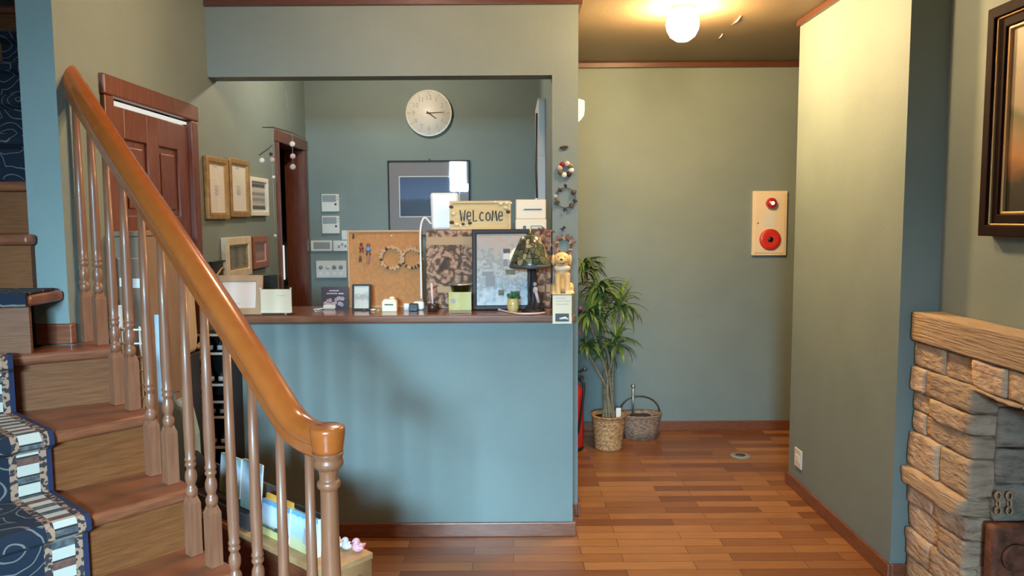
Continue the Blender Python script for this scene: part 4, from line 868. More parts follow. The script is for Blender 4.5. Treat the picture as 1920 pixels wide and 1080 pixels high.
# controls
def plate(name, label, r, m='offwhite', group=None, dep=.018):
    x0, x1, z0, z1 = rect(*r, YO - dep); t = thing(name, ((x0 + x1) / 2, YO, z0), label, 'control panel', group); MB().box(x0, x1, YO - dep, YO, z0, z1).build('case', m, t, bevel=.004); return t, x0, x1, z0, z1
for r, lab in (((602, 364, 636, 397), 'upper of two ivory thermostats on office back wall'), ((603, 405, 637, 438), 'lower of two ivory thermostats on office back wall')):
    t, x0, x1, z0, z1 = plate('thermostat', lab, r, group='thermostats on office wall'); w, hh = x1 - x0, z1 - z0
    MB().box(x0 + w * .06, x1 - w * .16, YO - .0195, YO - .018, z0 + hh * .56, z1 - hh * .06).build('display', 'grey', t)
    for zz in (.80, .66): MB().box(x1 - w * .12, x1 - w * .05, YO - .0195, YO - .018, z0 + hh * zz, z0 + hh * (zz + .06)).build('button', 'grey', t)
    MB().lathe([(.001, 0), (.008, 0), (.007, .002), (.001, .003)], (x1 - w * .2, YO - .018, z0 + hh * .42), 12, ax=FR).build('dial', 'darkgrey', t)
t, x0, x1, z0, z1 = plate('intercom_panel', 'wide ivory control panel with printed lines near doorway', (582, 451, 623, 471)); w = x1 - x0
MB().box(x0 + w * .14, x1 - w * .1, YO - .0195, YO - .018, z0 + .015, z1 - .012).build('display', 'grey', t)
t, x0, x1, z0, z1 = plate('intercom_panel', 'narrow ivory control panel touching the cork board edge', (624, 451, 655, 471)); w = x1 - x0
for fx, fz in ((.3, .3), (.5, .5), (.7, .35)): MB().box(x0 + w * fx, x0 + w * (fx + .14), YO - .0195, YO - .018, z0 + (z1 - z0) * fz, z0 + (z1 - z0) * (fz + .25)).build('button', 'grey', t)
plate('blank_plate', 'plain ivory plate half hidden by corner of cork board', (640, 432, 660, 450))
t, x0, x1, z0, z1 = plate('switch_plate', 'ivory switch plate with four round keys on office wall', (592, 489, 650, 521)); w, hh = x1 - x0, z1 - z0
for i in range(4):
    MB().lathe([(.001, 0), (.014, 0), (.013, .006), (.001, .007)], (x0 + w * (.16 + .22 * i), YO - .018, z0 + hh * .62), 14, ax=FR).build('key', 'grey' if i != 1 else 'offwhite', t)
    MB().box(x0 + w * (.11 + .22 * i), x0 + w * (.21 + .22 * i), YO - .021, YO - .018, z0 + hh * .18, z0 + hh * .34).build('switch', 'white', t)
# pale grey cabinet on office right wall
p0, p1 = at(1008, 178, 4.30), at(1008, 470, 4.30)
eb = thing('electric_cabinet', (.16, 4.3, p1.z), 'tall pale grey cabinet on the office wall beside the pillar', 'cabinet')
MB().box(p0.x, XP0 - .001, 4.28, 4.75, p1.z, p0.z - .02).build('body', 'cabinet', eb, bevel=.004)
MB().box(p0.x + .006, XP0 - .01, 4.272, 4.28, p0.z - .33, p0.z - .03).build('door', 'cabinet', eb, bevel=.002)
MB().tube([(p0.x - .006, 4.29, p0.z - .1), (p0.x - .01, 4.29, p0.z - .4), (p0.x - .004, 4.29, p0.z - .62)], .006, 6).build('cable', 'wire', eb)
MB().box(p0.x - .016, p0.x - .002, 4.275, 4.29, p0.z - .62, p0.z - .56).build('cable_plug', 'white', eb)
# felt ball mobile
Ym = 3.80
hk = at(545, 241, Ym); mo = thing('felt_mobile', (hk.x, Ym, hk.z), 'twig mobile with felt balls hanging before the doorway', 'mobile')
def mp(px, py, dy=0): return at(px, py, Ym + dy)
MB().tube([mp(491, 239), mp(512, 239), mp(548, 249), mp(574, 260)], [.002, .004, .004, .002], 6).build('twig', 'twig', mo)
MB().tube([mp(486, 291, -.04), mp(500, 281, -.04), mp(511, 272, -.04)], .003, 6).build('twig', 'twig', mo)
MB().tube([V((hk.x, YP + .095, 2.0835)), V((hk.x, Ym, hk.z + .005))], .0009, 5).build('thread', 'felt_grey', mo)
MB().tube([mp(510, 240), mp(511, 272, -.04)], .0007, 5).build('thread', 'felt_grey', mo)
for th in ((mp(548, 248), mp(549, 318)), (mp(490, 288, -.04), mp(491, 301, -.04)), (mp(509, 273, -.04), mp(516, 445, -.04))): MB().tube(th, .0007, 5).build('thread', 'felt_grey', mo)
for px, py, r, m, dy in ((548, 270, 5.3, 'felt_white', 0), (549, 293, 5.2, 'felt_pink', 0), (549, 313, 5.6, 'felt_grey', 0), (491, 301, 5, 'felt_white', -.04), (508, 289, 3.3, 'felt_dark', -.04), (510, 300, 4.8, 'felt_pink', -.04), (513, 332, 3, 'felt_white', -.04), (516, 442, 3, 'felt_white', -.04)):
    MB().ball(mp(px, py, dy), r * Ym / FPX, 12).build('felt_ball', m, mo)
# pillar ornaments
wreath('felt_wreath', 'small wreath of coloured felt balls high on the pillar', 1060, 318, 10.5, YP, [('ball', m, .0135) for m in ('felt_olive', 'felt_pink', 'felt_red', 'felt_pink', 'felt_olive', 'felt_white', 'felt_dark', 'felt_white')], '', 4)
wreath('cone_wreath', 'sparse wreath of dark cones on pillar under felt wreath', 1060, 371, 18.5, YP, [('cone', 'cone', .015), ('leaf', 'felt_dark', .012), ('cone', 'cone', .012), ('ball', 'felt_grey', .010), ('cone', 'cone', .015), ('leaf', 'felt_dark', .012), ('cone', 'cone', .014), ('cone', 'cone', .013)], '', 5, .0022)
rr = random.Random(8)
wreath('leaf_wreath', 'brown dried leaf wreath on pillar just above the dog', 1057, 461, 14, YP, [(('leaf', 'dryleaf', .014) if i % 3 else ('chip', 'bark', .009)) for i in range(18)], '', 6, .006)
c = at(1058, 277, YP - .005); o = MB(); o.obox(c, ((1, 0, .15), (0, 1, 0), (-.15, 0, 1)), (.014, .006, .005)); o.tube([c - X_ * .02, c + Z_ * .006, c + X_ * .018 + Z_ * .004], .004, 6); tag(o.build('small_hook', 'felt_dark'), 'small dark hook high on the pillar above felt wreath', 'hook')
c = at(1056, 428, YP - .01); o = MB()
for d in ((-1, -.4), (.9, .5), (-.2, -1), (.3, .9)): o.tube([c, c + X_ * d[0] * .008 + Z_ * d[1] * .006, c + X_ * d[0] * .016 + Z_ * d[1] * .014], [.003, .004, .001], 5)
tag(o.build('dried_sprig', 'felt_dark'), 'tiny dark dried sprig on pillar above the leaf wreath', 'sprig')
# emergency light fixture on the hall side of the partition
p0, p1 = at(1087, 180, 3.95), at(1087, 243, 3.95)
ef = thing('wall_lamp', (XP1, 3.95, p1.z), 'white wall light on hall side of the pillar', 'light')
MB().box(XP1 + .0005, XP1 + .022, 3.88, 4.02, p1.z + .01, p0.z).build('backplate', 'white', ef, bevel=.003)
MB().prism([(0, .035), (.030, .06), (.034, .09), (.034, p0.z - p1.z - .03), (0, p0.z - p1.z - .02)], (V((XP1 + .022, 4.01, p1.z)), X_, Z_, -Y_), 0, .12).build('diffuser', 'fixture_glow', ef, bevel=.006)
MB().ball((XP1 + .012, 3.95, p1.z + .004), .008, 8).build('pull_knob', 'white', ef)

# ------------------------------------------------------------------ hall
p = at(1280, 46, 3.80)
hl = thing('ceiling_lamp', (p.x, 3.80, CEIL), 'glowing bare globe lamp on the hall ceiling', 'lamp')
MB().lathe([(.001, 0), (.06, 0), (.06, -.018), (.045, -.03), (.036, -.034), (.034, -.05), (.001, -.05)], (p.x, 3.80, CEIL), 28).build('canopy', 'offwhite', hl)
zc = p.z - CEIL
MB().lathe([(.001, zc - .082), (.03, zc - .076), (.058, zc - .056), (.074, zc - .025), (.078, zc), (.074, zc + .025), (.06, zc + .05), (.045, zc + .064), (.036, zc + .078), (.032, -.048), (.001, -.048)], (p.x, 3.80, CEIL), 32).build('globe', 'bulb', hl)
for q0, q1, lab in (((1372, 47), (1389, 30), 'longer pale streak on hall ceiling right of lamp'), ((1344, 74), (1355, 64), 'shorter pale streak on hall ceiling nearer back wall')):
    a_, b_ = atz(*q0, CEIL - .003), atz(*q1, CEIL - .003); o = MB(); o.tube([a_, (a_ + b_) / 2 + V((.004, 0, -.003)), b_], [.0025, .006, .002], 6, sy=.5); tag(o.build('ceiling_streak', 'offwhite'), lab, 'paper tear')  # thin pale raised streak under the ceiling
# fire alarm box
x0, x1, z0, z1 = rect(1413, 358, 1475, 479, YH - .03); cx = (x0 + x1) / 2; w, hh = x1 - x0, z1 - z0
fa = thing('fire_alarm', (cx, YH, z0), 'beige fire alarm panel with red lamp and button', 'fire alarm')
MB().box(x0, x1, YH - .022, YH, z0, z1).build('housing', 'beigepl', fa, bevel=.004)
fa = MB().box(x0 + .014, x1 - .014, YH - .026, YH - .022, z0 + .016, z1 - .016).build('door', 'beigepl', fa, bevel=.002)
q = at(1446, 381, YH - .03); MB().lathe([(.001, 0), (.036, 0), (.037, .012), (.032, .028), (.018, .038), (.001, .041)], (q.x, YH - .026, q.z), 24, ax=FR).build('lamp_lens', 'lens', fa)
MB().ball((q.x, YH - .062, q.z), (.013, .008, .013), 12).build('lamp_core', 'lampglow', fa)
q = at(1444, 449, YH - .03); MB().lathe([(.001, 0), (.070, 0), (.070, .008), (.064, .014), (.040, .012), (.022, .010), (.001, .010)], (q.x, YH - .026, q.z), 32, ax=FR).build('button_ring', 'red', fa)
MB().lathe([(.001, .009), (.018, .009), (.018, .012), (.001, .012)], (q.x, YH - .026, q.z), 20, ax=FR).build('button', 'black', fa)
q = at(1444, 412, YH - .03); MB().box(q.x - .042, q.x + .042, YH - .0275, YH - .026, q.z - .045, q.z + .045).build('grille', 'offwhite', fa)
q = at(1421, 418, YH - .03); MB().lathe([(.001, 0), (.006, 0), (.006, .003), (.001, .003)], (q.x, YH - .026, q.z), 10, ax=FR).build('lock', 'steel', fa)
# wall plate low on the hall right wall
p0, p1 = atx(1491, 838, XA - .006), atx(1501, 881, XA - .006)
y0, y1 = min(p0.y, p1.y) - .005, max(p0.y, p1.y) + .005
wp = thing('wall_outlet', (XA, (p0.y + p1.y) / 2, p1.z), 'ivory outlet plate low on the hall right wall', 'outlet')
MB().box(XA - .008, XA, y0, y1, p1.z, p0.z).build('plate', 'offwhite', wp, bevel=.002)
MB().box(XA - .010, XA - .008, y0 + .018, y1 - .018, p1.z + .03, p0.z - .03).build('socket', 'white', wp)
# floor outlet
p = atz(1388, 855, 0); fo = thing('floor_outlet', (p.x, p.y, 0), 'round grey outlet cover in the hall floor', 'outlet')
MB().lathe([(.001, 0), (.058, 0), (.058, .004), (.052, .006), (.001, .006)], (p.x, p.y, 0), 28).build('cover', 'grey', fo); MB().lathe([(.001, .006), (.030, .006), (.030, .0075), (.001, .0075)], (p.x, p.y, 0), 24).build('lid', 'darkgrey', fo)
# dracaena in basket
pb = atz(1142, 842, 0); Yb = pb.y + .03; bx = pb.x; Rb = 32 * Yb / FPX; hb = .205
pl = thing('dracaena_plant', (bx, Yb, 0), 'tall many-stemmed dracaena in golden wicker pot', 'plant')
prof = []
for i in range(19):
    t = i / 18; prof.append((Rb * (.80 + .20 * t) + .0025 * math.sin(i * 2.2), hb * t))
prof += [(Rb * 1.05, hb), (Rb * 1.06, hb + .010), (Rb * .98, hb + .012), (Rb * .94, hb - .02), (.001, hb - .02)]
MB().lathe([(.001, 0)] + prof, (bx, Yb, 0), 36).build('wicker_pot', 'wicker', pl)
MB().lathe([(.001, hb - .019), (Rb * .93, hb - .019), (Rb * .93, hb - .012), (.001, hb - .006)], (bx, Yb, 0), 20).build('soil', 'soil', pl)
ROS = [((1094, 500), .10, .19, 36, 0), ((1124, 540), -.02, .22, 34, 0), ((1104, 590), -.10, .21, 32, 1), ((1162, 570), .06, .21, 32, 1), ((1156, 640), -.06, .19, 28, 1), ((1100, 648), -.05, .17, 24, 0), ((1137, 655), .08, .15, 20, 0), ((1112, 545), .12, .17, 20, 0)]
rl = random.Random(11)
for i, ((px, py), dy, L, nl, young) in enumerate(ROS):
    tip = at(px, py, Yb + dy); a_ = i * 2.4
    b0 = V((bx + .035 * math.cos(a_), Yb + .035 * math.sin(a_), hb - .02))
    mid = b0.lerp(tip, .45) + V((-.25 * (tip.x - bx), -.2 * dy, 0))
    pth = smooth([tuple(b0), tuple(b0.lerp(mid, .6) + V((rl.uniform(-.008, .008), 0, 0))), tuple(mid + V((rl.uniform(-.01, .01), 0, 0))), tuple(tip - Z_ * .03), tuple(tip)], 5)
    MB().tube(pth, [.0105 - .004 * j / len(pth) for j in range(len(pth))], 9).build('stem', 'stem', pl)
    for grp, mname in ((0, 'leaf'), (1, 'leafnew')):
        if grp and not young: continue
        o = MB(); cnt = nl if not grp else 6
        for j in range(cnt):
            az = 2.4 * j + rl.uniform(-.2, .2)
            if tip.x + L * 1.1 * math.cos(az) < .33: az = math.pi - az if tip.x + .1 > .33 and math.cos(az) < 0 else az
            el = rl.uniform(-.25, 1.0) if not grp else rl.uniform(.9, 1.4); l = L * rl.uniform(.75, 1.1); d = V((math.cos(az), math.sin(az), 0)); w = .0125 * rl.uniform(.8, 1.15)
            sd = V((-d.y, d.x, 0)); p_ = tip + Z_ * rl.uniform(-.035, .02); vs = []; seg = 6; e_ = el
            for s_ in range(seg + 1):
                t = s_ / seg; ww = w * (.55 + 1.2 * t) if t < .35 else w * (1.0 - ((t - .35) / .65) ** 1.6) + .0006
                nrm = V((-math.sin(e_) * d.x, -math.sin(e_) * d.y, math.cos(e_)))
                vs += [p_ - sd * ww, p_ - nrm * ww * .35, p_ + sd * ww]
                p_ = p_ + (d * math.cos(e_) + Z_ * math.sin(e_)) * l / seg; e_ -= (.30 if not grp else .08) * rl.uniform(.7, 1.2)
            fs = []
            for s_ in range(seg):
                k = s_ * 3; fs += [(k, k + 1, k + 4, k + 3), (k + 1, k + 2, k + 5, k + 4)]
            o.add(vs, fs, 0, True)
        o.build('leaf_cluster', mname, pl)
# plant label
MB().box(bx + .045, bx + .075, Yb - .01, Yb - .008, hb - .02, hb + .05).build('plant_tag', 'paper', pl)
# second basket with wire handle
p = atz(1204, 826, 0); kx, ky = p.x, p.y + .06; wbk = thing('wire_handle_basket', (kx, ky, 0), 'grey brown oval basket beside the dracaena pot', 'basket')
o = MB(); n = 28; vs = []; rows = [(0, .78), (.06, .86), (.12, .95), (.155, 1.0), (.165, 1.04), (.165, .97), (.14, .93), (.03, .78)]
for z, k in rows:
    for j in range(n): q = 2 * math.pi * j / n; vs.append((kx + .135 * k * math.cos(q), ky + .095 * k * math.sin(q), z))
fs = [(i * n + j, i * n + (j + 1) % n, (i + 1) * n + (j + 1) % n, (i + 1) * n + j) for i in range(len(rows) - 1) for j in range(n)] + [list(range(n)), list(range((len(rows) - 1) * n, len(rows) * n))]
o.add(vs, fs, 0, True); o.build('basket_body', 'wicker2', wbk)
arc = lambda r, h_, y_: [V((kx + r * math.cos(math.pi * i / 14), ky + y_, .16 + h_ * math.sin(math.pi * i / 14))) for i in range(15)]
MB().tube(arc(.13, .11, .03), .0035, 6).build('handle', 'wire', wbk); MB().tube(arc(.13, .10, .06), .0035, 6).build('handle', 'wire', wbk)
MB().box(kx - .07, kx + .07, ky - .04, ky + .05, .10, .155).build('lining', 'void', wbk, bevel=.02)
MB().tube([V((kx - .05, ky + .01, .15)), V((kx - .05, ky + .01, .33))], [.007, .006], 8).ball((kx - .05, ky + .01, .34), .014, 10).build('metal_rod', 'steel', wbk)
# fire extinguisher behind the pillar edge
ex_ = thing('fire_extinguisher', (.365, 4.70, 0), 'red fire extinguisher half hidden behind the pillar', 'fire extinguisher')
MB().lathe([(.001, .02), (.056, .02), (.060, .03), (.060, .34), (.055, .38), (.035, .41), (.018, .42), (.018, .44), (.001, .44)], (.378, 4.70, 0), 28).build('cylinder', 'extred', ex_)
MB().lathe([(.001, 0), (.058, 0), (.060, .012), (.056, .022), (.001, .022)], (.378, 4.70, 0), 24).build('base_ring', 'black', ex_)
MB().box(.355, .440, 4.69, 4.71, .44, .46).obox((.415, 4.70, .485), ((1, 0, .35), (0, 1, 0), (-.35, 0, 1)), (.045, .008, .005)).build('handle', 'black', ex_)
MB().tube(smooth([(.39, 4.69, .45), (.435, 4.66, .42), (.425, 4.64, .30), (.40, 4.64, .12)], 5), .008, 7).build('hose', 'black', ex_)
MB().ball((.445, 4.70, .505), .008, 8).build('pin_ring', 'steel', ex_)
fl = MB(); rb = random.Random(6)
for i in range(40):
    c = V((XP1 + .02 + rb.uniform(0, .10), 4.85 + rb.uniform(-.05, .05), rb.uniform(.66, .87))); fl.ball(c, rb.uniform(.008, .016), 6)
fl.tube([(XP1 + .06, 4.85, .86), (XP1 + .05, 4.85, .95), (XP1 + .0, 4.85, .99)], .006, 6)
tag(fl.build('dried_bouquet', 'pinkflower'), 'dusty pink dried bouquet hanging behind the pillar edge', 'bouquet')

# ------------------------------------------------------------------ picture and fireplace on the right wall
# frame bottom-left corner at pixel (1827, 440)
dpt = .05; p0 = atx(1832, 442, XB - dpt); p1 = atx(1845, 22, XB - dpt); y1 = p0.y; y0 = y1 - .95; z0, z1 = p0.z, at(1845, 22, p1.y).z
ax = (-Y_, Z_, -X_); o = V((XB - .001, (y0 + y1) / 2, (z0 + z1) / 2)); W, Hh = y1 - y0, z1 - z0
lpic = thing('landscape_painting', (XB, (y0 + y1) / 2, z0), 'landscape oil painting in heavy dark frame above the fireplace', 'painting')
F = (o,) + ax
def rings(lst):
    for nm, w, h, bw, d0, d1, m in lst: MB().ring(F, w, h, bw, d0, d1).build(nm, m, lpic, bevel=.003)
rings([('outer_frame', W, Hh, .036, 0, .048, 'framedark'), ('gilt_band', W - .070, Hh - .070, .007, .004, .038, 'goldbright'), ('inner_frame', W - .083, Hh - .083, .030, .002, .030, 'framedark'), ('inner_gilt', W - .142, Hh - .142, .010, .002, .022, 'goldbright')])
w, h2 = (W - .16) / 2, (Hh - .16) / 2; MB().prism([(-w, -h2), (w, -h2), (w, h2), (-w, h2)], F, .004, .010).build('canvas', 'painting', lpic)
# fireplace
YF1 = 2.93; XS = 1.535; ZM0, ZM1 = .962, 1.068
fp = thing('fireplace', (XB, 2.0, 0), 'rough sandstone fireplace with thick stone mantel', 'fireplace')
m_ = MB(); m_.stone((XS - .015, .75, ZM0), (XB - .003, YF1 - .005, ZM1), 0, .0025, .93, 4, 16); m_.build('mantel', 'mantelstone', fp)
sm = MB(); rs = random.Random(21)
rowsz = [(.0, .115), (.118, .225), (.228, .325), (.328, .405), (.475, .61), (.613, .69), (.693, .765), (.768, .862), (.864, .958)]
sd_ = 1
for (za, zb_) in rowsz:
    for (ya, yb) in ((FO1, YF1), (1.0, FO0)):
        y = ya; 
        while y < yb - .01:
            l = rs.uniform(.13, .30); e_ = min(yb, y + l)
            if yb - e_ < .09: e_ = yb
            sd_ += 1; sm.stone((XS + rs.uniform(-.008, .012), y + .002, za), (XB - .008, e_ - .002, zb_ - .002), 0, .006, .74, sd_, 7); y = e_
    if za > .75:
        y = FO0 + .01
        while y < FO1 - .02:
            e_ = min(FO1, y + rs.uniform(.22, .34)); e_ = FO1 if FO1 - e_ < .12 else e_
            sd_ += 1; sm.stone((XS - .012 + rs.uniform(-.008, .008), y + .002, za + (.085 if za < .8 else 0)), (XB - .008, e_ - .002, zb_ - .002), 0, .006, .74, sd_, 7); y = e_
sm.build('stone_surround', 'stone', fp)
lg = MB(); lg.stone((XS - .03, FO1 + .005, .408), (XB - .010, YF1 + .015, .472), 0, .010, .35, 77, 10); lg.build('ledge_stone', 'mantelstone', fp)
lg = MB(); lg.stone((XS - .03, 1.0, .408), (XB - .010, FO0 - .005, .472), 0, .010, .35, 78, 8); lg.build('ledge_stone', 'mantelstone', fp)
fb = MB(); sd_ = 200; XF = 2.12
z = 0
while z < .86:
    hgt = rs.choice((.11, .125, .14)); ze = min(.872, z + hgt)
    x = XB - .02 if int(z * 100) % 2 else XB - .06
    x = max(x, XS + .03)
    while x < XF:
        e_ = min(XF + .02, x + rs.uniform(.14, .26)); sd_ += 1
        fb.stone((x + .002, FO1 - .012, z + .002), (e_ - .002, FO1 + .05, ze - .002), 0, .006, .55, sd_, 5); fb.stone((x + .002, FO0 - .05, z + .002), (e_ - .002, FO0 + .012, ze - .002), 0, .006, .55, sd_ + 500, 4); x = e_
    y = FO0
    while y < FO1:
        e_ = min(FO1, y + rs.uniform(.18, .3)); sd_ += 1; fb.stone((XF, y + .002, z + .002), (XF + .06, e_ - .002, ze - .002), 0, .006, .55, sd_, 4); y = e_
    z = ze
fb.box(XB + .10, XF + .06, FO0 - .05, FO1 + .05, .872, .89); fb.box(XB + .02, XF + .06, FO0, FO1, .001, .012)
fb.build('firebox', 'firestone', fp)
# rusty iron fire basket with a round hole, and dangling chain
zt = at(1890, 988, 2.44).z; hx = at(1903, 1045, 2.44)
ig = thing('iron_stove', (1.72, 2.47, .012), 'rusty iron plate with round dark hole inside the fireplace', 'stove')
MB().box(1.565, 1.95, 2.438, 2.49, .014, zt).build('body', 'rust', ig, bevel=.012)
MB().lathe([(.001, 0), (.034, 0), (.034, .003), (.001, .003)], (hx.x, 2.438, hx.z), 22, ax=FR).build('opening', 'black', ig)
MB().lathe([(.034, 0), (.048, 0), (.045, .012), (.034, .008)], (hx.x, 2.438, hx.z), 22, ax=FR).build('collar', 'rust', ig)
ch = thing('iron_chain', (1.60, 2.50, .52), 'pale rusty chain links hanging on firebox jamb', 'chain')
for px in (1872, 1893):
    for i in range(3):
        c = at(px, 930 + 14 * i, 2.503); a_ = i * 1.57
        MB().tube([c + V((math.cos(q) * .010 * math.cos(a_), math.cos(q) * .010 * math.sin(a_), math.sin(q) * .014)) for q in [6.283 * t / 10 for t in range(11)]], .0040, 6).build('link', 'card2', ch)

# ------------------------------------------------------------------ bench with brochures behind the railing
bn = thing('low_bench', sn(.28, .34), 'low narrow pine bench behind the balusters', 'bench')
HB = .45; S0, S1, N0, N1 = -.183, .665, .250, .425
def sbox(b, s0, s1, n0, n1, z0, z1, mi=0):
    return b.obox(sn((s0 + s1) / 2, (n0 + n1) / 2, (z0 + z1) / 2), (u, n_, Z_), ((s1 - s0) / 2, (n1 - n0) / 2, (z1 - z0) / 2), mi)
sbox(MB(), S0, S1, N0, N1, HB - .02, HB).build('top_board', 'pine', bn, bevel=.003)
sbox(MB(), S0 + .002, S0 + .03, N0 + .003, N1 - .003, 0, HB - .02).build('end_panel', 'pine_dark', bn, bevel=.003)
sbox(MB(), S1 - .03, S1 - .002, N0 + .003, N1 - .003, 0, HB - .02).build('end_panel', 'pine_dark', bn, bevel=.003)
sbox(MB(), S0 + .03, S1 - .03, N0 + .01, N0 + .03, .02, HB - .02).build('front_panel', 'tread', bn)
sbox(MB(), S0 + .03, S1 - .03, N1 - .03, N1 - .01, .02, HB - .02).build('back_panel', 'tread', bn)
def knot(s_, z_): return sn(S0 + .0015, s_, z_)
for (a_, c_, r_) in ((.30, .36, .020), (.37, .39, .010), (.39, .30, .013), (.31, .25, .012)):
    MB().lathe([(r_ * .5, 0), (r_, 0), (r_, .0012), (r_ * .5, .0012)], knot(a_, c_), 16, ax=(n_, Z_, -u)).build('knot', 'card', bn)
# ducks
def duck(label, px, py, m, r, bill='bill', ang=0):
    c = atz(px, py, HB); c.z = HB; t = thing('rubber_duck', c, label, 'toy duck', 'rubber ducks on the bench end')
    d = V((math.cos(ang), math.sin(ang), 0)); o = MB()
    o.ball(c + Z_ * r * .78, (r * 1.05, r * 1.0, r * .78), 14); o.ball(c + Z_ * r * 1.75 + d * r * .35, r * .70, 14); o.tube([c - d * r * .6 + Z_ * r * .8, c - d * r * 1.35 + Z_ * r * 1.25], [r * .5, r * .1], 8); t = o.build('body', m, t, remesh=r * .12)
    MB().ball(c + Z_ * r * 1.66 + d * r * 1.08, (r * .36, r * .32, r * .14), 10).build('bill', bill, t)
    sd = V((-d.y, d.x, 0))
    for k in (-1, 1): MB().ball(c + Z_ * r * 1.92 + d * r * .82 + sd * k * r * .42, r * .12, 8).build('eye', 'ink', t)
    for k in (-1, 1): MB().ball(c + Z_ * r * .85 - d * r * .15 + sd * k * r * .92, (r * .55, r * .22, r * .35), 10).build('wing', m, t)
duck('pink rubber duck at the bench end beside the newel post', 672, 1034, 'pinkduck', .0175, 'felt_red', 3.6)
duck('lilac white rubber duck between pink and cream ducks', 651, 1030, 'lilacduck', .0160, 'bill', 3.6)
duck('cream rubber duck nearest the newel post on the bench', 636, 1026, 'whiteduck', .0155, 'bill', 3.4)
# books and brochures: plane parallel to the stair, leaning back
def spl(px, py, noff):
    d = ray(px, py); P = P0 + n_ * noff; t = (P.x * n_.x + P.y * n_.y) / (d.x * n_.x + d.y * n_.y); Q = V((d.x * t, d.y * t, CAMZ + d.z * t)); w = Q - P0; return w.x * u.x + w.y * u.y, Q.z
def slab(name, label, cat, left, right, top, noff, th, cover, pages='paper', lean=.10, z0=HB, group=None, strip=None):
    sl, zt = spl(left, top, noff); sr, _ = spl(right, top, noff); w = abs(sl - sr); sc = (sl + sr) / 2; hh = zt - z0
    c = sn(sc, noff, z0); upv = (Z_ + n_ * lean).normalized(); out = (-n_ + Z_ * lean).normalized(); F = (c, -u, upv, out); hh = hh / upv.z
    t = thing(name, c, label, cat, group)
    MB().prism([(-w / 2, 0), (w / 2, 0), (w / 2, hh), (-w / 2, hh)], F, -th, -.002).build('pages', pages, t)
    q = MB(); q.prism([(-w / 2 - .001, 0), (w / 2 + .001, 0), (w / 2 + .001, hh + .001), (-w / 2 - .001, hh + .001)], F, -.002, 0); q.build('cover', cover, t)
    if strip: MB().prism([(-w / 2 + .002, hh), (w / 2 - .002, hh), (w / 2 - .002, hh + strip[1]), (-w / 2 + .002, hh + strip[1])], F, -th + .002, -th + .010).build('back_board', strip[0], t)
    return t, F, w, hh
t, F, w, hh = slab('picture_book', 'picture book with amber backing board and sky cover on bench', 'book', 487, 536, 936, .288, .02, 'bookA', strip=('yellowbook', .016))
MB().prism([(-w * .05, hh * .22), (w * .42, hh * .20), (w * .40, hh * .30), (w * .05, hh * .33)], F, 0, .0008).build('printed_shape', 'ink', t)
t, F, w, hh = slab('picture_book', 'blue covered book with black back board nearest newel post', 'book', 541, 588, 957, .288, .02, 'bookB', strip=('black', .014))
MB().prism([(0, hh * .25), (w * .16, hh * .22), (w * .12, hh * .62), (w * .04, hh * .66)], F, 0, .0008).build('printed_shape', 'felt_grey', t)
slab('brochure', 'green and blue landscape brochure at left in the rack', 'brochure', 408, 444, 850, .312, .008, 'brochA', z0=HB + .06, group='brochures in the rack')
slab('brochure', 'pale lake brochure beside the landscape one in the rack', 'brochure', 447, 482, 862, .312, .008, 'brochB', z0=HB + .04, group='brochures in the rack')
rk = thing('brochure_rack', sn(.30, .36, HB), 'dark grey rack with curved side behind the brochures', 'rack')
sA = .648; sB, _ = spl(494, 900, .36); sB = spl(482, 862, .312)[0] - .014
prof = [(.268, 0), (.372, 0), (.370, .06), (.350, .125), (.315, .172), (.268, .19)]
MB().prism([(a_, c_) for a_, c_ in prof], (sn(sA, 0, HB), n_, Z_, u), -.008, .0).build('side_panel', 'darkgrey', rk)
MB().prism([(a_, c_ * .3) for a_, c_ in prof], (sn(sB, 0, HB), n_, Z_, u), 0, .008).build('side_panel', 'darkgrey', rk)
sbox(MB(), sB, sA, .360, .370, HB, HB + .12).build('back_panel', 'darkgrey', rk)
sbox(MB(), sB, sA, .270, .278, HB, HB + .045).build('front_lip', 'darkgrey', rk)
sbox(MB(), sB, sA, .278, .360, HB, HB + .036).build('rack_floor', 'darkgrey', rk)

# ------------------------------------------------------------------ clutter by the left wall, seen between the balusters
# dark shelf unit between wall and counter
sxa, sxb, sya, syb = XL + .012, -1.20, 3.25, 3.378
sh = thing('dark_shelf_unit', ((sxa + sxb) / 2, 3.31, 0), 'narrow dark shelf unit with white shelf edges beside counter', 'shelf')
MB().box(sxa, sxa + .012, sya, syb, 0, .950).build('side_panel', 'frameblack', sh); MB().box(sxb - .012, sxb, sya, syb, 0, .950).build('side_panel', 'frameblack', sh); MB().box(sxa, sxb, syb - .01, syb, 0, .950).build('back_panel', 'black', sh)
zsh = [.950, .870, .735, .661, .594, .462, .30, .12]
for i, z in enumerate(zsh):
    pr = MB(); pr.box(sxa + .012, sxb - .012, sya + .002, syb - .01, z - .008, z); pb_ = pr.build('shelf_board', 'frameblack', sh)
    MB().box(sxa + .012, sxb - .012, sya - .002, sya + .002, z - .009, z + .001).build('shelf_edge', 'offwhite', pb_)
rq = random.Random(13); jl = ['leftmost', 'middle', 'right']
names = {1: 'second shelf from top', 2: 'third shelf', 4: 'fifth shelf', 5: 'sixth shelf'}
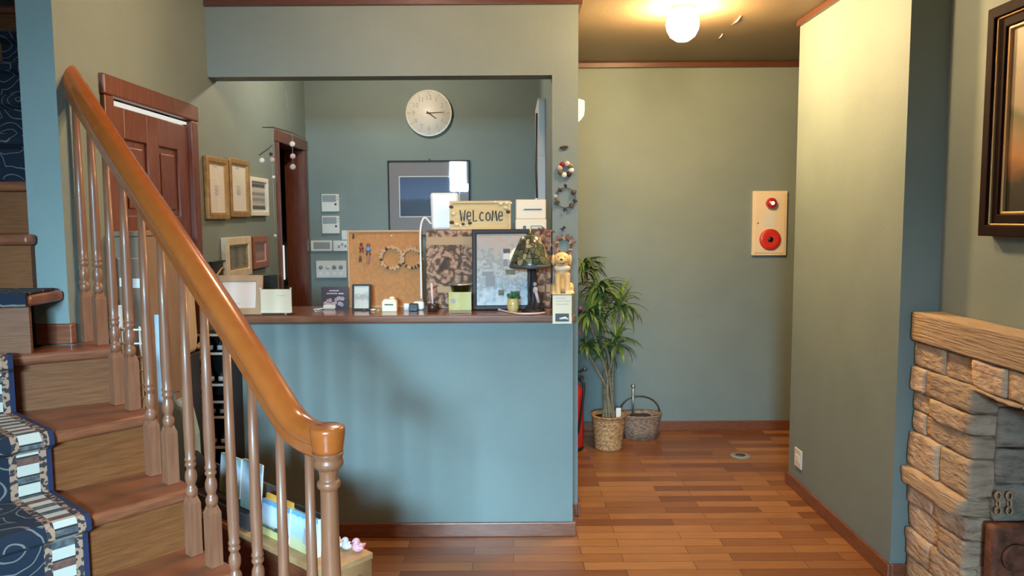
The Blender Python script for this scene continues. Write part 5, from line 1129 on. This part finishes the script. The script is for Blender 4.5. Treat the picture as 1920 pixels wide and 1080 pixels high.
for i, nm in names.items():
    for j in range(3):
        cx = sxa + .035 + j * .045; z = zsh[i]; hgt = min(.055, zsh[i - 1] - z - .016)
        t = thing('small_bottle', (cx, 3.285, z), f'{jl[j]} small dark bottle with pale label on {nm} of dark unit', 'bottle', 'small bottles on the dark shelf unit')
        MB().lathe([(.001, 0), (.013, 0), (.013, hgt * .6), (.006, hgt * .78), (.006, hgt), (.001, hgt)], (cx, 3.285, z), 12).build('bottle', 'black', t); MB().lathe([(.0132, hgt * .15), (.0136, hgt * .15), (.0136, hgt * .5), (.0132, hgt * .5)], (cx, 3.285, z), 12).build('paper_label', 'paper', t)
o = MB()
for i in range(24):
    c = V((-1.315 + rq.uniform(-.012, .012), 3.232 + rq.uniform(-.006, .006), rq.uniform(.70, .95))); o.ball(c, rq.uniform(.006, .012), 6)
for i in range(16):
    c = V((-1.300 + rq.uniform(-.02, .02), 3.228 + rq.uniform(-.008, .008), rq.uniform(.64, .73))); o.ball(c, rq.uniform(.008, .015), 6)
o.tube([(-1.315, 3.230, .70), (-1.315, 3.230, .95), (-1.315, 3.252, .956)], .004, 6)
tag(o.build('shell_garland', 'shell'), 'dangling string of pale shells on the dark shelf unit', 'garland')
# cardboard packing box in front of the door
cxa, cxb, cya, cyb, czt = XL + .022, -1.275, 2.66, 2.965, 1.395
cbx = thing('cardboard_box', ((cxa + cxb) / 2, 2.8, 0), 'tall brown cardboard box standing before the panelled door', 'box')
MB().box(cxa, cxb, cya, cyb, 0, czt - .019).build('carton', 'card', cbx, bevel=.004)
MB().box(cxa - .002, cxb + .002, cya - .002, cyb + .002, czt - .018, czt).build('lid', 'card', cbx, bevel=.003)
for a_, c_, d_, e_ in ((cxa + .015, cxa + .045, 1.205, 1.235), (cxa + .06, cxa + .10, 1.20, 1.232)): MB().box(a_, c_, cya - .002, cya, d_, e_).build('white_label', 'paper', cbx)
MB().box(cxa + .01, cxb - .01, cya - .0015, cya, 1.30, 1.303).build('seam', 'card2', cbx)
lb = MB(); lb.box(XL + .022, -1.262, 2.985, 3.09, 0, .905); tag(lb.build('low_cabinet', 'frameblack', bevel=.004), 'low dark cabinet under the beige bag before the door', 'cabinet')
bg = thing('beige_bag', (-1.32, 3.04, .905), 'beige cloth bag on low dark cabinet before the door', 'bag')
MB().prism([(-.052, 0), (.05, .0), (.056, .06), (.05, .26), (.04, .37), (-.04, .38), (-.055, .2)], (V((-1.318, 3.038, .906)), X_, Z_, -Y_), -.046, .046).build('body', 'beigebag', bg, bevel=.018, seg=3)
MB().tube([(-1.33, 3.045, 1.28), (-1.325, 3.045, 1.33), (-1.295, 3.045, 1.33), (-1.29, 3.045, 1.275)], .005, 6).build('handle', 'beigebag', bg)
# pale pole and blue bag
def pole(label, px, y0, Yq, r, m):
    p = at(px, y0, Yq); o = MB(); o.box(p.x - r, p.x + r, Yq - .006, Yq + .006, 0, p.z); tag(o.build('slat_board', m, bevel=.003), label, 'board')
pole('wide pale blue slat standing behind the balusters', 297, 590, 2.62, .0135, 'paleblue')
pole('thin pale green slat nearest the blue wall end', 203, 480, 2.60, .006, 'paleblue')
pole('short white slat between thin slat and carton', 225, 572, 2.63, .0065, 'white')
p = at(342, 742, 2.80); bb = thing('blue_bag', (p.x, 2.80, 0), 'powder blue cloth bag standing behind balusters', 'bag')
MB().prism([(-.05, 0), (.045, 0), (.055, .2), (.05, p.z * .82), (.03, p.z * .96), (-.02, p.z), (-.045, p.z * .9), (-.055, .3)], (V((p.x, 2.80, 0)), X_, Z_, -Y_), -.04, .04).build('body', 'bluebag', bb, bevel=.025, seg=3)
MB().tube([(p.x - .035, 2.80, p.z - .05), (p.x - .03, 2.80, p.z + .015), (p.x + .0, 2.80, p.z + .015), (p.x + .01, 2.80, p.z - .03)], .005, 6).build('handle', 'bluebag', bb)
# white wire rack
wr = thing('wire_rack', (-1.22, 2.60, 0), 'white wire grid rack behind the balusters', 'rack')
o = MB(); gx0, gx1 = at(218, 640, 2.585).x, at(278, 640, 2.585).x
for i in range(5): x = gx0 + (gx1 - gx0) * i / 4; o.tube([(x, 2.585, 0), (x, 2.585, 1.075)], .0036, 6)
o.build('upright_wires', 'white', wr)
o = MB()
for i in range(23): z = .035 + .0468 * i; o.tube([(gx0 - .004, 2.585, z), (gx1 + .004, 2.585, z)], .0036, 6)
o.build('cross_wires', 'white', wr)
MB().box(gx0 - .004, gx1 + .004, 2.575, 2.595, 0, .012).build('base', 'white', wr)

# ------------------------------------------------------------------ lights
def light(kind, name, loc, col, power, **k):
    d = bpy.data.lights.new(name, kind); d.color = col; d.energy = power
    for a_, v in k.items(): setattr(d, a_, v)
    o = bpy.data.objects.new(name, d); COL.objects.link(o); o.location = loc; return o
light('POINT', 'office_lamp', (-.75, 4.36, 2.38), (1, .86, .66), 26, shadow_soft_size=.035)
light('POINT', 'corridor_lamp', (.74, 3.06, 2.36), (1, .68, .36), 39, shadow_soft_size=.05)
light('POINT', 'stair_fill', (-.45, 2.75, 2.36), (1, .66, .42), 24, shadow_soft_size=.06)  # added warm fill for the header and the counter whites, no fixture
light('POINT', 'living_fill', (.1, -.6, 2.25), (1, .70, .42), 14, shadow_soft_size=.12)  # added weak warm fill from behind the camera, no lamp known there
a1_ = light('AREA', 'window_daylight', (-.35, -3.9, 2.58), (.43, .72, 1.0), 420, shape='RECTANGLE', size=1.6, size_y=1.3, spread=math.radians(62)); a1_.rotation_euler = (math.radians(76), 0, math.radians(1))
w = bpy.data.worlds.new('World'); S.world = w; w.use_nodes = True
w.node_tree.nodes['Background'].inputs[0].default_value = (.45, .62, .8, 1); w.node_tree.nodes['Background'].inputs[1].default_value = .8

cam = bpy.data.cameras.new('Camera'); co = bpy.data.objects.new('Camera', cam); COL.objects.link(co)
cam.sensor_width = 36; cam.lens = FPX / 1920 * 36; cam.clip_start = .02
mw = Matrix.Identity(4)
for i in range(3): mw[i][0] = cR2[i]; mw[i][1] = cU2[i]; mw[i][2] = -cF[i]
mw[0][3], mw[1][3], mw[2][3] = 0, 0, CAMZ
co.matrix_world = mw; S.camera = co
S.view_settings.view_transform = 'Standard'; S.view_settings.look = 'None'; S.view_settings.gamma = 1; S.view_settings.exposure = 0
